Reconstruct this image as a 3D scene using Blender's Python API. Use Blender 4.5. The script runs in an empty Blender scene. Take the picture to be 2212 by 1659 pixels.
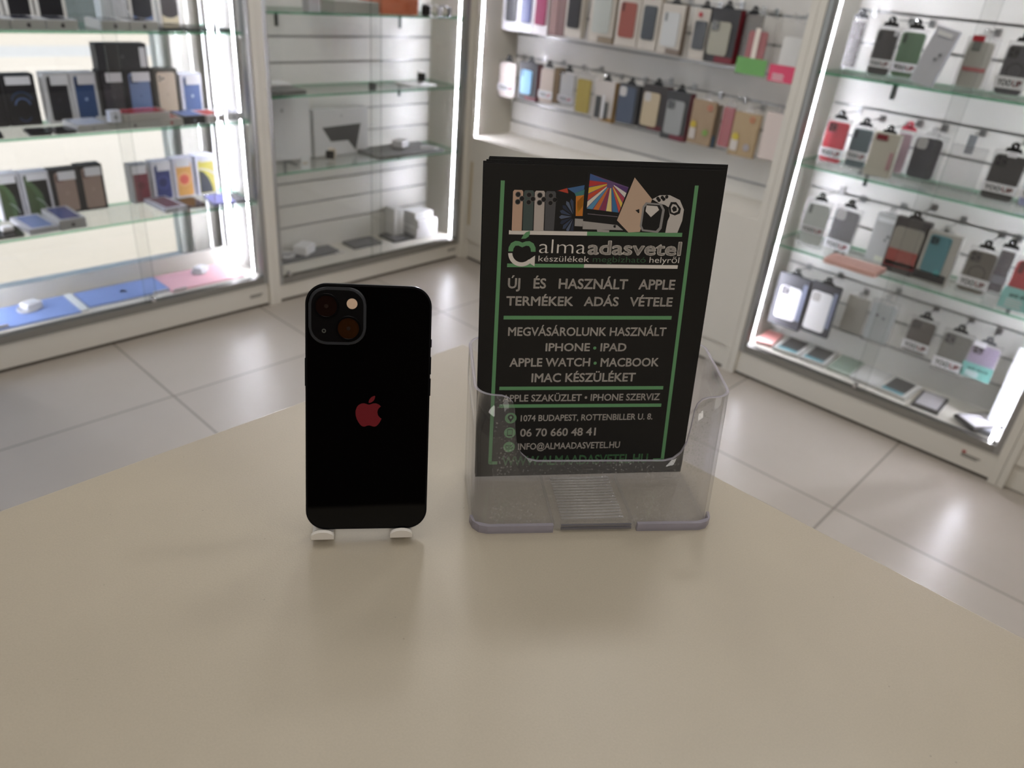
import bpy, bmesh, math, random
from mathutils import Vector, Matrix, Euler
SC = bpy.context.scene
COL = SC.collection
random.seed(7)
PI = math.pi

# ------------------------------------------------------------ camera
CAM_POS = Vector((0, 0, 1.4))
CAM_ROT = Euler((1.06405001, -0.0847507994, -0.807204033), 'XYZ')
F_PX, CX, CY = 1625.372, 1106.0, 829.5
cam_data = bpy.data.cameras.new('camera')
cam_data.sensor_fit = 'HORIZONTAL'
cam_data.sensor_width = 36.0
cam_data.lens = F_PX / 2212 * 36.0
cam_data.clip_start = 0.01
cam_data.clip_end = 200
cam_data.dof.use_dof = True
cam_data.dof.focus_distance = 0.462
cam_data.dof.aperture_fstop = 9.2
cam = bpy.data.objects.new('camera', cam_data)
cam.location = CAM_POS
cam.rotation_euler = CAM_ROT
COL.objects.link(cam)
SC.camera = cam

# ------------------------------------------------------------ view, world, sun
SC.view_settings.view_transform = 'Standard'
SC.view_settings.look = 'None'
SC.view_settings.exposure = 0.0
SC.view_settings.gamma = 1.0
SC.view_settings.use_curve_mapping = False
SC.cycles.max_bounces = 10
SC.cycles.transparent_max_bounces = 40
SC.cycles.transmission_bounces = 8
SC.cycles.sample_clamp_indirect = 4.0
SC.cycles.caustics_reflective = False
SC.cycles.caustics_refractive = False

world = bpy.data.worlds.new('sky')
SC.world = world
world.use_nodes = True
wn = world.node_tree.nodes
wl = world.node_tree.links
bgn = wn['Background']
sky = wn.new('ShaderNodeTexSky')
sky.sky_type = 'NISHITA'
sky.sun_disc = False
sky.sun_elevation = math.radians(52)
sky.sun_rotation = math.radians(200)
wl.new(sky.outputs['Color'], bgn.inputs['Color'])
bgn.inputs['Strength'].default_value = 0.55

def lamp(name, kind, energy, color, loc, rot=(0, 0, 0), **kw):
    d = bpy.data.lights.new(name, kind)
    d.energy = energy
    d.color = color
    for k, v in kw.items():
        setattr(d, k, v)
    o = bpy.data.objects.new(name, d)
    o.location = loc
    o.rotation_euler = rot
    COL.objects.link(o)
    return o

# sun over the street; it travels along the shop front so none enters the room
lamp('sun', 'SUN', 6.2, (1.0, 0.95, 0.87), (0, 8, 8), (0, math.radians(-42), 0), angle=0.01)
# added fill lamps at the ceiling, out of view, for general light
CEIL = 2.75
FILL_PANELS = [(0.3, 0.6, 6), (-1.0, -1.1, 20), (0.9, -1.3, 7)]
for px_, py_, e_ in FILL_PANELS:
    lamp('added_fill_light', 'AREA', e_, (1.0, 0.955, 0.89), (px_, py_, CEIL - 0.035), (0, 0, 0), shape='SQUARE', size=0.9)

# row of round downlights between the counter and the cabinets
DOWNLIGHTS = [(1.37, 2.14), (1.37, 1.47), (1.37, 0.80), (1.37, 0.13)]
for sx, sy in DOWNLIGHTS:
    lamp('downlight', 'AREA', 4.5, (1.0, 0.965, 0.91), (sx, sy, 2.65), (0, 0, 0), shape='DISK', size=0.2)

# ------------------------------------------------------------ helpers
def lin(c):
    if isinstance(c, (int, float)):
        c = (c, c, c)
    return tuple(((x / 255) / 12.92 if x / 255 <= 0.04045 else ((x / 255 + 0.055) / 1.055) ** 2.4) for x in c)

CAMR = CAM_ROT.to_matrix()
def ray(u, v):
    return CAMR @ Vector(((u - CX) / F_PX, -(v - CY) / F_PX, -1.0))
def atZ(p, z):
    d = ray(*p); return CAM_POS + d * ((z - 1.4) / d.z)
def atX(p, x):
    d = ray(*p); return CAM_POS + d * (x / d.x)
def atY(p, y):
    d = ray(*p); return CAM_POS + d * (y / d.y)

MATS = {}
def mat(name, col=200, rough=0.5, metal=0.0, spec=0.5, coat=0.0, emit=0.0, alpha=1.0, noise=0.0, nscale=40.0, bump=0.0):
    """opaque procedural material; col is sRGB 0-255"""
    if name in MATS:
        return MATS[name]
    m = bpy.data.materials.new(name)
    m.use_nodes = True
    n, l = m.node_tree.nodes, m.node_tree.links
    p = n['Principled BSDF']
    c = lin(col)
    p.inputs['Base Color'].default_value = (*c, 1)
    p.inputs['Roughness'].default_value = rough
    p.inputs['Metallic'].default_value = metal
    p.inputs['Specular IOR Level'].default_value = spec
    p.inputs['Coat Weight'].default_value = coat
    p.inputs['Coat Roughness'].default_value = 0.05
    p.inputs['Alpha'].default_value = alpha
    if emit:
        p.inputs['Emission Color'].default_value = (*c, 1)
        p.inputs['Emission Strength'].default_value = emit
    if noise or bump:
        tc = n.new('ShaderNodeTexCoord')
        nt = n.new('ShaderNodeTexNoise')
        nt.inputs['Scale'].default_value = nscale
        nt.inputs['Detail'].default_value = 4
        l.new(tc.outputs['Object'], nt.inputs['Vector'])
        if noise:
            mr = n.new('ShaderNodeMapRange')
            mr.inputs['To Min'].default_value = 1 - noise
            mr.inputs['To Max'].default_value = 1 + noise
            l.new(nt.outputs['Fac'], mr.inputs['Value'])
            mx = n.new('ShaderNodeVectorMath'); mx.operation = 'SCALE'
            mx.inputs[0].default_value = c
            l.new(mr.outputs['Result'], mx.inputs['Scale'])
            l.new(mx.outputs['Vector'], p.inputs['Base Color'])
        if bump:
            b = n.new('ShaderNodeBump')
            b.inputs['Strength'].default_value = bump
            b.inputs['Distance'].default_value = 0.001
            l.new(nt.outputs['Fac'], b.inputs['Height'])
            l.new(b.outputs['Normal'], p.inputs['Normal'])
    MATS[name] = m
    return m

def clear(name, tint=(1, 1, 1), rough=0.03, haze=0.0, hcol=220, refl=1.0, speck=0.0):
    """thin clear sheet: light passes straight through, fresnel reflection, a little haze"""
    if name in MATS:
        return MATS[name]
    m = bpy.data.materials.new(name)
    m.use_nodes = True
    n, l = m.node_tree.nodes, m.node_tree.links
    n.remove(n['Principled BSDF'])
    out = n['Material Output']
    tr = n.new('ShaderNodeBsdfTransparent'); tr.inputs['Color'].default_value = (*tint, 1)
    gl = n.new('ShaderNodeBsdfGlossy'); gl.inputs['Roughness'].default_value = rough
    ge = n.new('ShaderNodeNewGeometry')
    dt = n.new('ShaderNodeVectorMath'); dt.operation = 'DOT_PRODUCT'
    l.new(ge.outputs['Incoming'], dt.inputs[0]); l.new(ge.outputs['Normal'], dt.inputs[1])
    ab = n.new('ShaderNodeMath'); ab.operation = 'ABSOLUTE'; l.new(dt.outputs['Value'], ab.inputs[0])
    om = n.new('ShaderNodeMath'); om.operation = 'SUBTRACT'; om.inputs[0].default_value = 1.0; l.new(ab.outputs[0], om.inputs[1])
    pw = n.new('ShaderNodeMath'); pw.operation = 'POWER'; pw.inputs[1].default_value = 5.0; l.new(om.outputs[0], pw.inputs[0])
    fr = n.new('ShaderNodeMath'); fr.operation = 'MULTIPLY_ADD'
    fr.inputs[1].default_value = 0.9 * refl; fr.inputs[2].default_value = 0.04 * refl
    l.new(pw.outputs[0], fr.inputs[0])
    mx = n.new('ShaderNodeMixShader')
    l.new(fr.outputs[0], mx.inputs['Fac'])
    l.new(tr.outputs['BSDF'], mx.inputs[1]); l.new(gl.outputs['BSDF'], mx.inputs[2])
    last = mx
    if haze or speck:
        df = n.new('ShaderNodeBsdfDiffuse'); df.inputs['Color'].default_value = (*lin(hcol), 1)
        m2 = n.new('ShaderNodeMixShader')
        m2.inputs['Fac'].default_value = haze
        if speck:
            tc = n.new('ShaderNodeTexCoord')
            vo = n.new('ShaderNodeTexVoronoi'); vo.inputs['Scale'].default_value = 420
            l.new(tc.outputs['Object'], vo.inputs['Vector'])
            no = n.new('ShaderNodeTexNoise'); no.inputs['Scale'].default_value = 60
            l.new(tc.outputs['Object'], no.inputs['Vector'])
            th = n.new('ShaderNodeMath'); th.operation = 'MULTIPLY'; th.inputs[1].default_value = 0.42
            l.new(no.outputs['Fac'], th.inputs[0])
            lt = n.new('ShaderNodeMath'); lt.operation = 'LESS_THAN'
            l.new(vo.outputs['Distance'], lt.inputs[0]); l.new(th.outputs[0], lt.inputs[1])
            ml = n.new('ShaderNodeMath'); ml.operation = 'MULTIPLY_ADD'
            ml.inputs[1].default_value = speck; ml.inputs[2].default_value = haze
            l.new(lt.outputs[0], ml.inputs[0])
            l.new(ml.outputs[0], m2.inputs['Fac'])
        l.new(mx.outputs['Shader'], m2.inputs[1]); l.new(df.outputs['BSDF'], m2.inputs[2])
        last = m2
    l.new(last.outputs['Shader'], out.inputs['Surface'])
    MATS[name] = m
    return m

class MB:
    """collects shapes, then links them as ONE mesh object"""
    def __init__(s):
        s.bm = bmesh.new(); s.ms = []
    def mi(s, m):
        if m not in s.ms: s.ms.append(m)
        return s.ms.index(m)
    def faces(s, fs, m, smooth=False):
        i = s.mi(m)
        for f in fs:
            f.material_index = i; f.smooth = smooth
    def box(s, x0, y0, z0, x1, y1, z1, m, bev=0.0, seg=2):
        vs = [s.bm.verts.new((x, y, z)) for x in (x0, x1) for y in (y0, y1) for z in (z0, z1)]
        q = [(0, 1, 3, 2), (4, 6, 7, 5), (0, 4, 5, 1), (2, 3, 7, 6), (0, 2, 6, 4), (1, 5, 7, 3)]
        fs = [s.bm.faces.new([vs[i] for i in k]) for k in q]
        s.faces(fs, m)
        if bev:
            es = list({e for f in fs for e in f.edges})
            r = bmesh.ops.bevel(s.bm, geom=es, offset=bev, segments=seg, affect='EDGES', profile=0.5)
            s.faces([f for f in r['faces']], m, True)
        return s
    def prism(s, pts, y0, y1, m, bev=0.0, side=None, smooth=False):
        """closed outline in x,z (counter-clockwise seen from -y), from y0 (front) to y1"""
        n = len(pts)
        a = [s.bm.verts.new((p[0], y0, p[1])) for p in pts]
        b = [s.bm.verts.new((p[0], y1, p[1])) for p in pts]
        f0 = s.bm.faces.new(a); f1 = s.bm.faces.new(b[::-1])
        sd = [s.bm.faces.new((a[i], b[i], b[(i + 1) % n], a[(i + 1) % n])) for i in range(n)]
        s.faces([f0, f1], m); s.faces(sd, side or m, smooth)
        if bev:
            es = list(f0.edges) + list(f1.edges)
            r = bmesh.ops.bevel(s.bm, geom=es, offset=bev, segments=2, affect='EDGES', profile=0.5)
            s.faces(r['faces'], side or m, True)
        return s
    def flat(s, pts, y, m):
        f = s.bm.faces.new([s.bm.verts.new((p[0], y, p[1])) for p in pts])
        s.faces([f], m); return s
    def tube(s, path, r, m, seg=8, cap=True):
        rings = []
        for i, p in enumerate(path):
            p = Vector(p)
            a = Vector(path[max(i - 1, 0)]); b = Vector(path[min(i + 1, len(path) - 1)])
            t = (b - a).normalized()
            up = Vector((0, 0, 1)) if abs(t.z) < 0.9 else Vector((1, 0, 0))
            e1 = t.cross(up).normalized(); e2 = t.cross(e1)
            rings.append([s.bm.verts.new(p + (e1 * math.cos(2 * PI * k / seg) + e2 * math.sin(2 * PI * k / seg)) * r) for k in range(seg)])
        fs = []
        for a, b in zip(rings, rings[1:]):
            for k in range(seg):
                fs.append(s.bm.faces.new((a[k], a[(k + 1) % seg], b[(k + 1) % seg], b[k])))
        s.faces(fs, m, True)
        if cap:
            s.faces([s.bm.faces.new(rings[0][::-1]), s.bm.faces.new(rings[-1])], m)
        return s
    def ring(s, cx, cz, r0, r1, y, m, a0=0, a1=2 * PI, seg=28, thick=0.0):
        pts = [(cx + r1 * math.cos(a0 + (a1 - a0) * k / seg), cz + r1 * math.sin(a0 + (a1 - a0) * k / seg)) for k in range(seg + 1)]
        ins = [(cx + r0 * math.cos(a0 + (a1 - a0) * k / seg), cz + r0 * math.sin(a0 + (a1 - a0) * k / seg)) for k in range(seg + 1)]
        for k in range(seg):
            q = [ins[k], pts[k], pts[k + 1], ins[k + 1]]
            if r0 <= 1e-7: q = q[1:]  + [(cx, cz)]; q = [q[0], q[1], q[3] if len(q) > 3 else q[2]]
            if thick: s.prism(q, y, y + thick, m)
            else: s.flat(q, y, m)
        return s
    def text(s, body, x0, x1, z0, cap, y, m, bold=0.0, mats=None, thick=0.0):
        """lettering in the x,z plane: spans x0..x1, baseline z0, capital height cap"""
        items, (a, b) = text_mesh(body, bold)
        w = (x1 - x0) / (b - a) if x1 is not None else cap / CAPH
        h = cap / CAPH
        for ci, vs, fs in items:
            mm_ = mats(ci) if mats else m
            nv = [s.bm.verts.new((x0 + (v[0] - a) * w, y, z0 + v[1] * h)) for v in vs]
            out = []
            for f in fs:
                try: out.append(s.bm.faces.new([nv[k] for k in f]))
                except ValueError: pass
            s.faces(out, mm_)
        return s
    def build(s, name, parent=None, loc=None, rot=None, matrix=None, recalc=True):
        if recalc: bmesh.ops.recalc_face_normals(s.bm, faces=s.bm.faces)
        me = bpy.data.meshes.new(name)
        s.bm.to_mesh(me); s.bm.free()
        for m in s.ms: me.materials.append(m)
        o = bpy.data.objects.new(name, me)
        COL.objects.link(o)
        if parent: o.parent = parent
        if loc: o.location = loc
        if rot: o.rotation_euler = rot
        if matrix: o.matrix_local = matrix
        return o

CAPH = 0.729
_txt = {}
def text_mesh(body, bold):
    key = (body, bold)
    if key in _txt: return _txt[key]
    cu = bpy.data.curves.new('lettering', 'FONT')
    cu.body = body; cu.resolution_u = 3
    if bold < 0: cu.offset = bold
    o = bpy.data.objects.new('lettering', cu)
    COL.objects.link(o)
    dg = bpy.context.evaluated_depsgraph_get()
    me = bpy.data.meshes.new_from_object(o.evaluated_get(dg))
    vs = [tuple(v.co[:2]) for v in me.vertices]
    fs = [tuple(p.vertices) for p in me.polygons]
    bpy.data.objects.remove(o); bpy.data.curves.remove(cu); bpy.data.meshes.remove(me)
    a = min(v[0] for v in vs); b = max(v[0] for v in vs)
    if bold > 0:                               # heavier strokes: the outline thickened in eight directions
        n = len(vs); V, F = [], []
        for k in range(8):
            dx, dy = bold * math.cos(k * PI / 4), bold * math.sin(k * PI / 4)
            V += [(x + dx, y + dy) for x, y in vs]; F += [tuple(i + n * k for i in f) for f in fs]
        vs, fs = V, F; a -= bold; b += bold
    items = [(0, vs, fs)]
    _txt[key] = (items, (a, b))
    return _txt[key]

def rr(w, h, r, n=5, cx=0.0, cz=0.0):
    pts = []
    for sx, sz, a in ((1, 1, 0), (-1, 1, 90), (-1, -1, 180), (1, -1, 270)):
        for k in range(n + 1):
            t = math.radians(a + 90 * k / n)
            pts.append((cx + sx * (w / 2 - r) + r * math.cos(t), cz + sz * (h / 2 - r) + r * math.sin(t)))
    return pts

def thing(name, label, cat, loc=(0, 0, 0), rz=0.0, group=None, matrix=None):
    o = bpy.data.objects.new(name, None)
    o.empty_display_size = 0.02
    COL.objects.link(o)
    if matrix: o.matrix_world = matrix
    else:
        o.location = loc; o.rotation_euler = (0, 0, rz)
    return tag(o, label, cat, group)
def tag(o, label, cat, group=None, kind=None):
    o['label'] = label; o['category'] = cat
    if group: o['group'] = group
    if kind: o['kind'] = kind
    return o
def struct(o):
    o['kind'] = 'structure'; return o

# apple emblem outline (unit height, centred)
def bez(start, segs, n=4):
    p = start; out = [p]
    for c in segs:
        p1, p2, p3 = [(p[0] + c[i], p[1] + c[i + 1]) for i in (0, 2, 4)]
        for k in range(1, n + 1):
            t = k / n; u = 1 - t
            out.append(tuple(u**3 * p[j] + 3 * u*u*t * p1[j] + 3 * u*t*t * p2[j] + t**3 * p3[j] for j in (0, 1)))
        p = p3
    return out
APPLE = bez((12.152, 6.896), [(-.948, 0, -2.415, -1.078, -3.96, -1.04), (-2.04, .027, -3.91, 1.183, -4.961, 3.014),
    (-2.117, 3.675, -.546, 9.103, 1.519, 12.09), (1.013, 1.454, 2.208, 3.09, 3.792, 3.039), (1.52, -.065, 2.09, -.987, 3.935, -.987),
    (1.831, 0, 2.35, .987, 3.96, .948), (1.637, -.026, 2.676, -1.48, 3.676, -2.948), (1.156, -1.688, 1.636, -3.325, 1.662, -3.415),
    (-.039, -.013, -3.182, -1.221, -3.22, -4.857), (-.026, -3.04, 2.48, -4.494, 2.597, -4.559), (-1.429, -2.09, -3.623, -2.324, -4.39, -2.376),
    (-2, -.156, -3.675, 1.09, -4.61, 1.09)])[:-1]
LEAF = bez((15.53, 3.83), [(.843, -1.012, 1.4, -2.427, 1.245, -3.83), (-1.207, .052, -2.662, .805, -3.532, 1.818),
    (-.78, .896, -1.454, 2.338, -1.273, 3.714), (1.338, .104, 2.715, -.688, 3.559, -1.701)])[:-1]
def apple(mb, cx, cz, h, y, m, thick=0.0):
    for P in (APPLE, LEAF):
        q = [(cx + (p[0] - 12) / 24 * h, cz - (p[1] - 12) / 24 * h) for p in P]
        if thick: mb.prism(q, y, y + thick, m)
        else: mb.flat(q, y, m)

# ------------------------------------------------------------ materials
WHITE = mat('white_laminate', (226, 222, 212), 0.35, noise=0.015, nscale=6)
WHITE2 = mat('white_slat_panel', (228, 226, 220), 0.4, noise=0.01, nscale=8)
WALLP = mat('white_wall_paint', (222, 218, 208), 0.7, noise=0.02, nscale=12, bump=0.05)
CEILP = mat('ceiling_paint', (226, 222, 214), 0.8, noise=0.01, nscale=9)
WOOD = mat('brown_back_wall', (70, 48, 30), 0.6, noise=0.25, nscale=5)
ALU = mat('brushed_aluminium', (176, 176, 174), 0.32, metal=0.9, noise=0.03, nscale=90)
ALUD = mat('grey_rail_metal', (150, 148, 142), 0.4, metal=0.6)
CHROME = mat('chrome', (220, 220, 222), 0.08, metal=1.0)
LED = mat('led_diode_glow', (237, 238, 251), 0.5, emit=130.0)
LEDSOFT = mat('led_diode_glow_soft', (237, 238, 251), 0.5, emit=90.0)
LEDCASE = mat('led_carrier_white', (235, 236, 240), 0.4)
GLASS = clear('thin_clear_glass', (0.985, 0.988, 0.985), 0.0)
SHELFG = clear('shelf_glass', (0.955, 0.975, 0.965), 0.0)
EDGEG = clear('green_glass_edge', (0.46, 0.84, 0.64), 0.1, haze=0.32, hcol=(110, 190, 150))
EDGED = clear('pane_edge_glass', (0.45, 0.55, 0.52), 0.1, haze=0.35, hcol=(120, 135, 130))
PLASTIC = clear('clear_blister_plastic', (0.97, 0.97, 0.975), 0.06, haze=0.07, hcol=235)
BLACK = mat('black_card', (26, 26, 28), 0.45)
DKGREY = mat('space_grey_metal', (70, 70, 72), 0.38, metal=0.35)
WCARD = mat('white_carton', (232, 231, 230), 0.45)
GCARD = mat('grey_white_carton', (190, 189, 184), 0.5)
INK = mat('black_ink', (18, 18, 20), 0.6)
REDINK = mat('red_ink', (178, 24, 44), 0.6)
LABELW = mat('white_paper_label', (226, 226, 228), 0.6)
SCREEN = mat('dark_glossy_screen', (14, 15, 20), 0.08)

# ============================================================ THE ROOM
def floor_material():
    m = bpy.data.materials.new('floor_tiles'); m.use_nodes = True
    n, l = m.node_tree.nodes, m.node_tree.links
    p = n['Principled BSDF']
    tc = n.new('ShaderNodeTexCoord')
    mp = n.new('ShaderNodeMapping'); mp.inputs['Location'].default_value = (-0.903, -0.48, 0)
    br = n.new('ShaderNodeTexBrick')
    br.offset = 0.0; br.squash = 1.0
    br.inputs['Scale'].default_value = 1.0
    br.inputs['Brick Width'].default_value = 0.62; br.inputs['Row Height'].default_value = 0.6175
    br.inputs['Mortar Size'].default_value = 0.0042; br.inputs['Mortar Smooth'].default_value = 0.2
    br.inputs['Color1'].default_value = (*lin((186, 178, 168)), 1)
    br.inputs['Color2'].default_value = (*lin((180, 172, 162)), 1)
    br.inputs['Mortar'].default_value = (*lin((140, 132, 122)), 1)
    nz = n.new('ShaderNodeTexNoise'); nz.inputs['Scale'].default_value = 3.5; nz.inputs['Detail'].default_value = 6
    mr = n.new('ShaderNodeMapRange'); mr.inputs['To Min'].default_value = 0.9; mr.inputs['To Max'].default_value = 1.08
    vm = n.new('ShaderNodeVectorMath'); vm.operation = 'SCALE'
    l.new(tc.outputs['Object'], mp.inputs['Vector']); l.new(mp.outputs['Vector'], br.inputs['Vector'])
    l.new(tc.outputs['Object'], nz.inputs['Vector']); l.new(nz.outputs['Fac'], mr.inputs['Value'])
    l.new(br.outputs['Color'], vm.inputs[0]); l.new(mr.outputs['Result'], vm.inputs['Scale'])
    l.new(vm.outputs['Vector'], p.inputs['Base Color'])
    p.inputs['Roughness'].default_value = 0.34
    return m
def counter_material():
    m = bpy.data.materials.new('cream_laminate_counter'); m.use_nodes = True
    n, l = m.node_tree.nodes, m.node_tree.links
    p = n['Principled BSDF']
    tc = n.new('ShaderNodeTexCoord')
    nz = n.new('ShaderNodeTexNoise'); nz.inputs['Scale'].default_value = 900; nz.inputs['Detail'].default_value = 2
    n2 = n.new('ShaderNodeTexNoise'); n2.inputs['Scale'].default_value = 14; n2.inputs['Detail'].default_value = 5
    sp = n.new('ShaderNodeTexVoronoi'); sp.inputs['Scale'].default_value = 55
    lt = n.new('ShaderNodeMath'); lt.operation = 'LESS_THAN'; lt.inputs[1].default_value = 0.028
    a = n.new('ShaderNodeMath'); a.operation = 'ADD'
    mr = n.new('ShaderNodeMapRange'); mr.inputs['From Max'].default_value = 2.0
    mr.inputs['To Min'].default_value = 0.86; mr.inputs['To Max'].default_value = 1.14
    sb = n.new('ShaderNodeMath'); sb.operation = 'MULTIPLY_ADD'; sb.inputs[1].default_value = -0.22
    vm = n.new('ShaderNodeVectorMath'); vm.operation = 'SCALE'; vm.inputs[0].default_value = lin((176, 167, 151))
    for q in (nz, n2, sp): l.new(tc.outputs['Object'], q.inputs['Vector'])
    l.new(nz.outputs['Fac'], a.inputs[0]); l.new(n2.outputs['Fac'], a.inputs[1])
    l.new(a.outputs[0], mr.inputs['Value'])
    l.new(sp.outputs['Distance'], lt.inputs[0]); l.new(lt.outputs[0], sb.inputs[0]); l.new(mr.outputs['Result'], sb.inputs[2])
    l.new(sb.outputs[0], vm.inputs['Scale']); l.new(vm.outputs['Vector'], p.inputs['Base Color'])
    bp = n.new('ShaderNodeBump'); bp.inputs['Strength'].default_value = 0.07; bp.inputs['Distance'].default_value = 0.0006
    l.new(nz.outputs['Fac'], bp.inputs['Height']); l.new(bp.outputs['Normal'], p.inputs['Normal'])
    p.inputs['Roughness'].default_value = 0.36
    return m

struct(MB().box(-2.3, -2.6, -0.08, 3.2, 3.35, 0, floor_material()).build('floor'))
struct(MB().box(-2.3, -2.6, CEIL, 3.2, 3.35, CEIL + 0.1, CEILP).build('ceiling'))
WX0, WX1 = -1.5, 1.43
b = MB()
b.box(WX1, 3.2, 0, 3.2, 3.35, CEIL, WALLP).box(-2.3, 3.2, 0, WX0, 3.35, CEIL, WALLP)
b.box(WX0, 3.2, 2.55, WX1, 3.35, CEIL, WALLP).box(WX0, 3.2, 0, WX1, 3.35, 0.1, WALLP)
struct(b.build('wall_left'))
struct(MB().box(3.05, -2.6, 0, 3.2, 3.2, CEIL, WALLP).build('wall_right'))
struct(MB().box(-2.3, -2.75, 0, 3.2, -2.6, CEIL, WOOD).build('wall_near'))
struct(MB().box(-2.45, -2.75, 0, -2.3, 3.35, CEIL, WOOD).build('wall_far'))
win = struct(thing('window_1', '', '')); del win['label']; del win['category']
FRAME = mat('window_frame_grey_green', (206, 212, 204), 0.4)
b = MB()
for x0, x1, z0, z1 in ((WX0, WX0 + .05, .1, 2.55), (WX1 - .045, WX1, .1, 2.55), (WX0, WX1, .1, .15), (WX0, WX1, 2.5, 2.55)):
    b.box(x0, 3.23, z0, x1, 3.28, z1, FRAME)
b.build('window_frame', win)
MB().box(WX0 + .05, 3.25, .15, WX1 - .045, 3.256, 2.5, GLASS).build('window_pane', win)
# square frames around the added fill lamps, likewise unseen
for i, (x, y, e) in enumerate(FILL_PANELS):
    b = MB()
    for q in ((-.48, -.48, .48, -.455), (-.48, .455, .48, .48), (-.48, -.455, -.455, .455), (.455, -.455, .48, .455)):
        b.box(x + q[0], y + q[1], CEIL - .04, x + q[2], y + q[3], CEIL, ALU)
    struct(b.build('trim_%d' % (i + 1)))
for i, (x, y) in enumerate(DOWNLIGHTS):
    b = MB(); n = 24
    for k in range(n):
        a0, a1 = 2 * PI * k / n, 2 * PI * (k + 1) / n
        q = [(x + r * math.cos(a), y + r * math.sin(a), z) for a, r, z in ((a0, .085, 2.645), (a1, .085, 2.645), (a1, .095, CEIL), (a0, .095, CEIL))]
        b.faces([b.bm.faces.new([b.bm.verts.new(p) for p in q])], ALU, True)
    struct(b.build('trim_%d' % (i + 11)))
# the street outside
PAVE = mat('pale_pavement', (192, 181, 164), 0.9, noise=0.06, nscale=1.5)
struct(MB().box(-14, 3.35, -0.1, 16, 10.6, 0, PAVE).build('ground_pavement'))
struct(MB().box(-14, 10.6, -0.1, 16, 11.6, 0.0, mat('grey_kerb_stone', (180, 177, 170), 0.9, noise=.05)).build('ground_kerb'))
struct(MB().box(-14, 11.6, -0.1, 16, 13.4, 0, PAVE).build('ground_far_pavement'))
struct(MB().box(-14, 13.4, -0.1, 16, 13.8, 9, mat('grey_green_facade', (74, 78, 72), 0.9, noise=.15, nscale=.8)).build('wall_across_street'))

# ============================================================ THE COUNTER
TZ = 1.0868
cnt = thing('shop_counter', 'cream laminate shop counter in the foreground carrying the phone and the flyer holder', 'counter', (0, 0, 0))
CREAM = counter_material()
b = MB(); b.box(-0.95, -1.3, TZ - 0.036, 0.447, 0.455, TZ, CREAM, 0.0012, 2)
b.build('countertop', cnt)
MB().box(-0.92, -1.27, 0.0, 0.40, 0.41, TZ - 0.036, WHITE).build('counter_body', cnt)

# ============================================================ PHONE
def rot_m(yaw, lean, roll, loc):
    return Matrix.Translation(loc) @ Matrix.Rotation(yaw, 4, 'Z') @ Matrix.Rotation(lean, 4, 'X') @ Matrix.Rotation(roll, 4, 'Y')
PH = rot_m(math.radians(-38.108), math.radians(-18.878), math.radians(0.6345), (0.2139, 0.2912, 1.0958))
ph = thing('smartphone', 'black glass-backed smartphone standing on a small white stand with its back to the viewer', 'phone', matrix=PH)
GB = mat('black_glass_back', (4, 4, 5), 0.03, spec=0.22)
FR = mat('midnight_aluminium_frame', (22, 23, 26), 0.28, metal=0.7)
Wp, Hp = .0715, .1467
b = MB(); b.prism(rr(Wp, Hp, .0118, 10, 0, Hp / 2), .0002, .00745, FR, 0.0011); b.build('frame', ph)
b = MB(); b.prism(rr(Wp - .0022, Hp - .0022, .0108, 10, 0, Hp / 2), -.0001, .0006, GB, 0.0002); b.build('back_glass', ph)
b = MB(); b.prism(rr(Wp - .003, Hp - .003, .0105, 8, 0, Hp / 2), .0072, .00765, SCREEN); b.build('screen', ph)
def PP(x, y): return (-Wp / 2 + x / 1000, Hp - y / 1000)     # millimetres from the top left of the back
isl = MB(); c = PP(18.0, 18.2)
isl.prism(rr(.0322, .0328, .0098, 8, *c), -.0014, .0, mat('island_rim_grey', (50, 52, 57), 0.32, metal=.3), 0.0007)
isl = isl.build('camera_island', ph)
b = MB(); b.prism(rr(.0290, .0296, .0084, 8, *c), -.00155, -.0013, mat('satin_black_glass', (9, 10, 12), 0.18), .0001); b.build('island_glass', isl)
LENSR = mat('lens_ring_dark_metal', (30, 30, 33), 0.22, metal=.9)
for (lx, ly), tone in (((11.9, 12.6), (24, 12, 10)), ((24.2, 25.0), (46, 24, 8))):
    cx_, cz_ = PP(lx, ly)
    b = MB()
    b.ring(cx_, cz_, .0060, .0070, -.0030, LENSR, thick=.0018)
    b.prism([(cx_ + .0061 * math.cos(2 * PI * k / 28), cz_ + .0061 * math.sin(2 * PI * k / 28)) for k in range(28)], -.0026, -.0013, mat('lens_glass_%d' % tone[0], tone, 0.05, coat=1))
    b.prism([(cx_ + .0012 * math.cos(2 * PI * k / 14), cz_ + .0012 * math.sin(2 * PI * k / 14)) for k in range(14)], -.00265, -.0025, mat('lens_pupil', (44, 34, 30), .1))
    b.build('camera_lens', isl)
cx_, cz_ = PP(26.1, 10.9)
b = MB(); b.prism([(cx_ + .003 * math.cos(2 * PI * k / 24), cz_ + .003 * math.sin(2 * PI * k / 24)) for k in range(24)], -.0018, -.0013, mat('flash_diffuser_cream', (226, 196, 170), .35, noise=.12, nscale=900)); b.build('flash', isl)
cx_, cz_ = PP(10.5, 26.8)
b = MB(); b.ring(cx_, cz_, .0006, .0012, -.0017, mat('mic_mesh', (74, 76, 72), .4), thick=.0004); b.build('microphone', isl)
b = MB(); apple(b, *PP(36.0, 73.8), .0186, -.00022, mat('dark_red_mirror_emblem', (112, 22, 32), 0.3), thick=.0001); b.build('emblem', ph)
for sx, z0, z1 in ((1, .1160, .1112), (1, .1055, .0950), (1, .0925, .0820), (-1, .1035, .0870)):
    b = MB(); x0 = sx * Wp / 2
    b.box(min(x0, x0 + sx * .0006), .0025, z1, max(x0, x0 + sx * .0006), .0052, z0, FR, .0002); b.build('side_button', ph)

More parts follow.
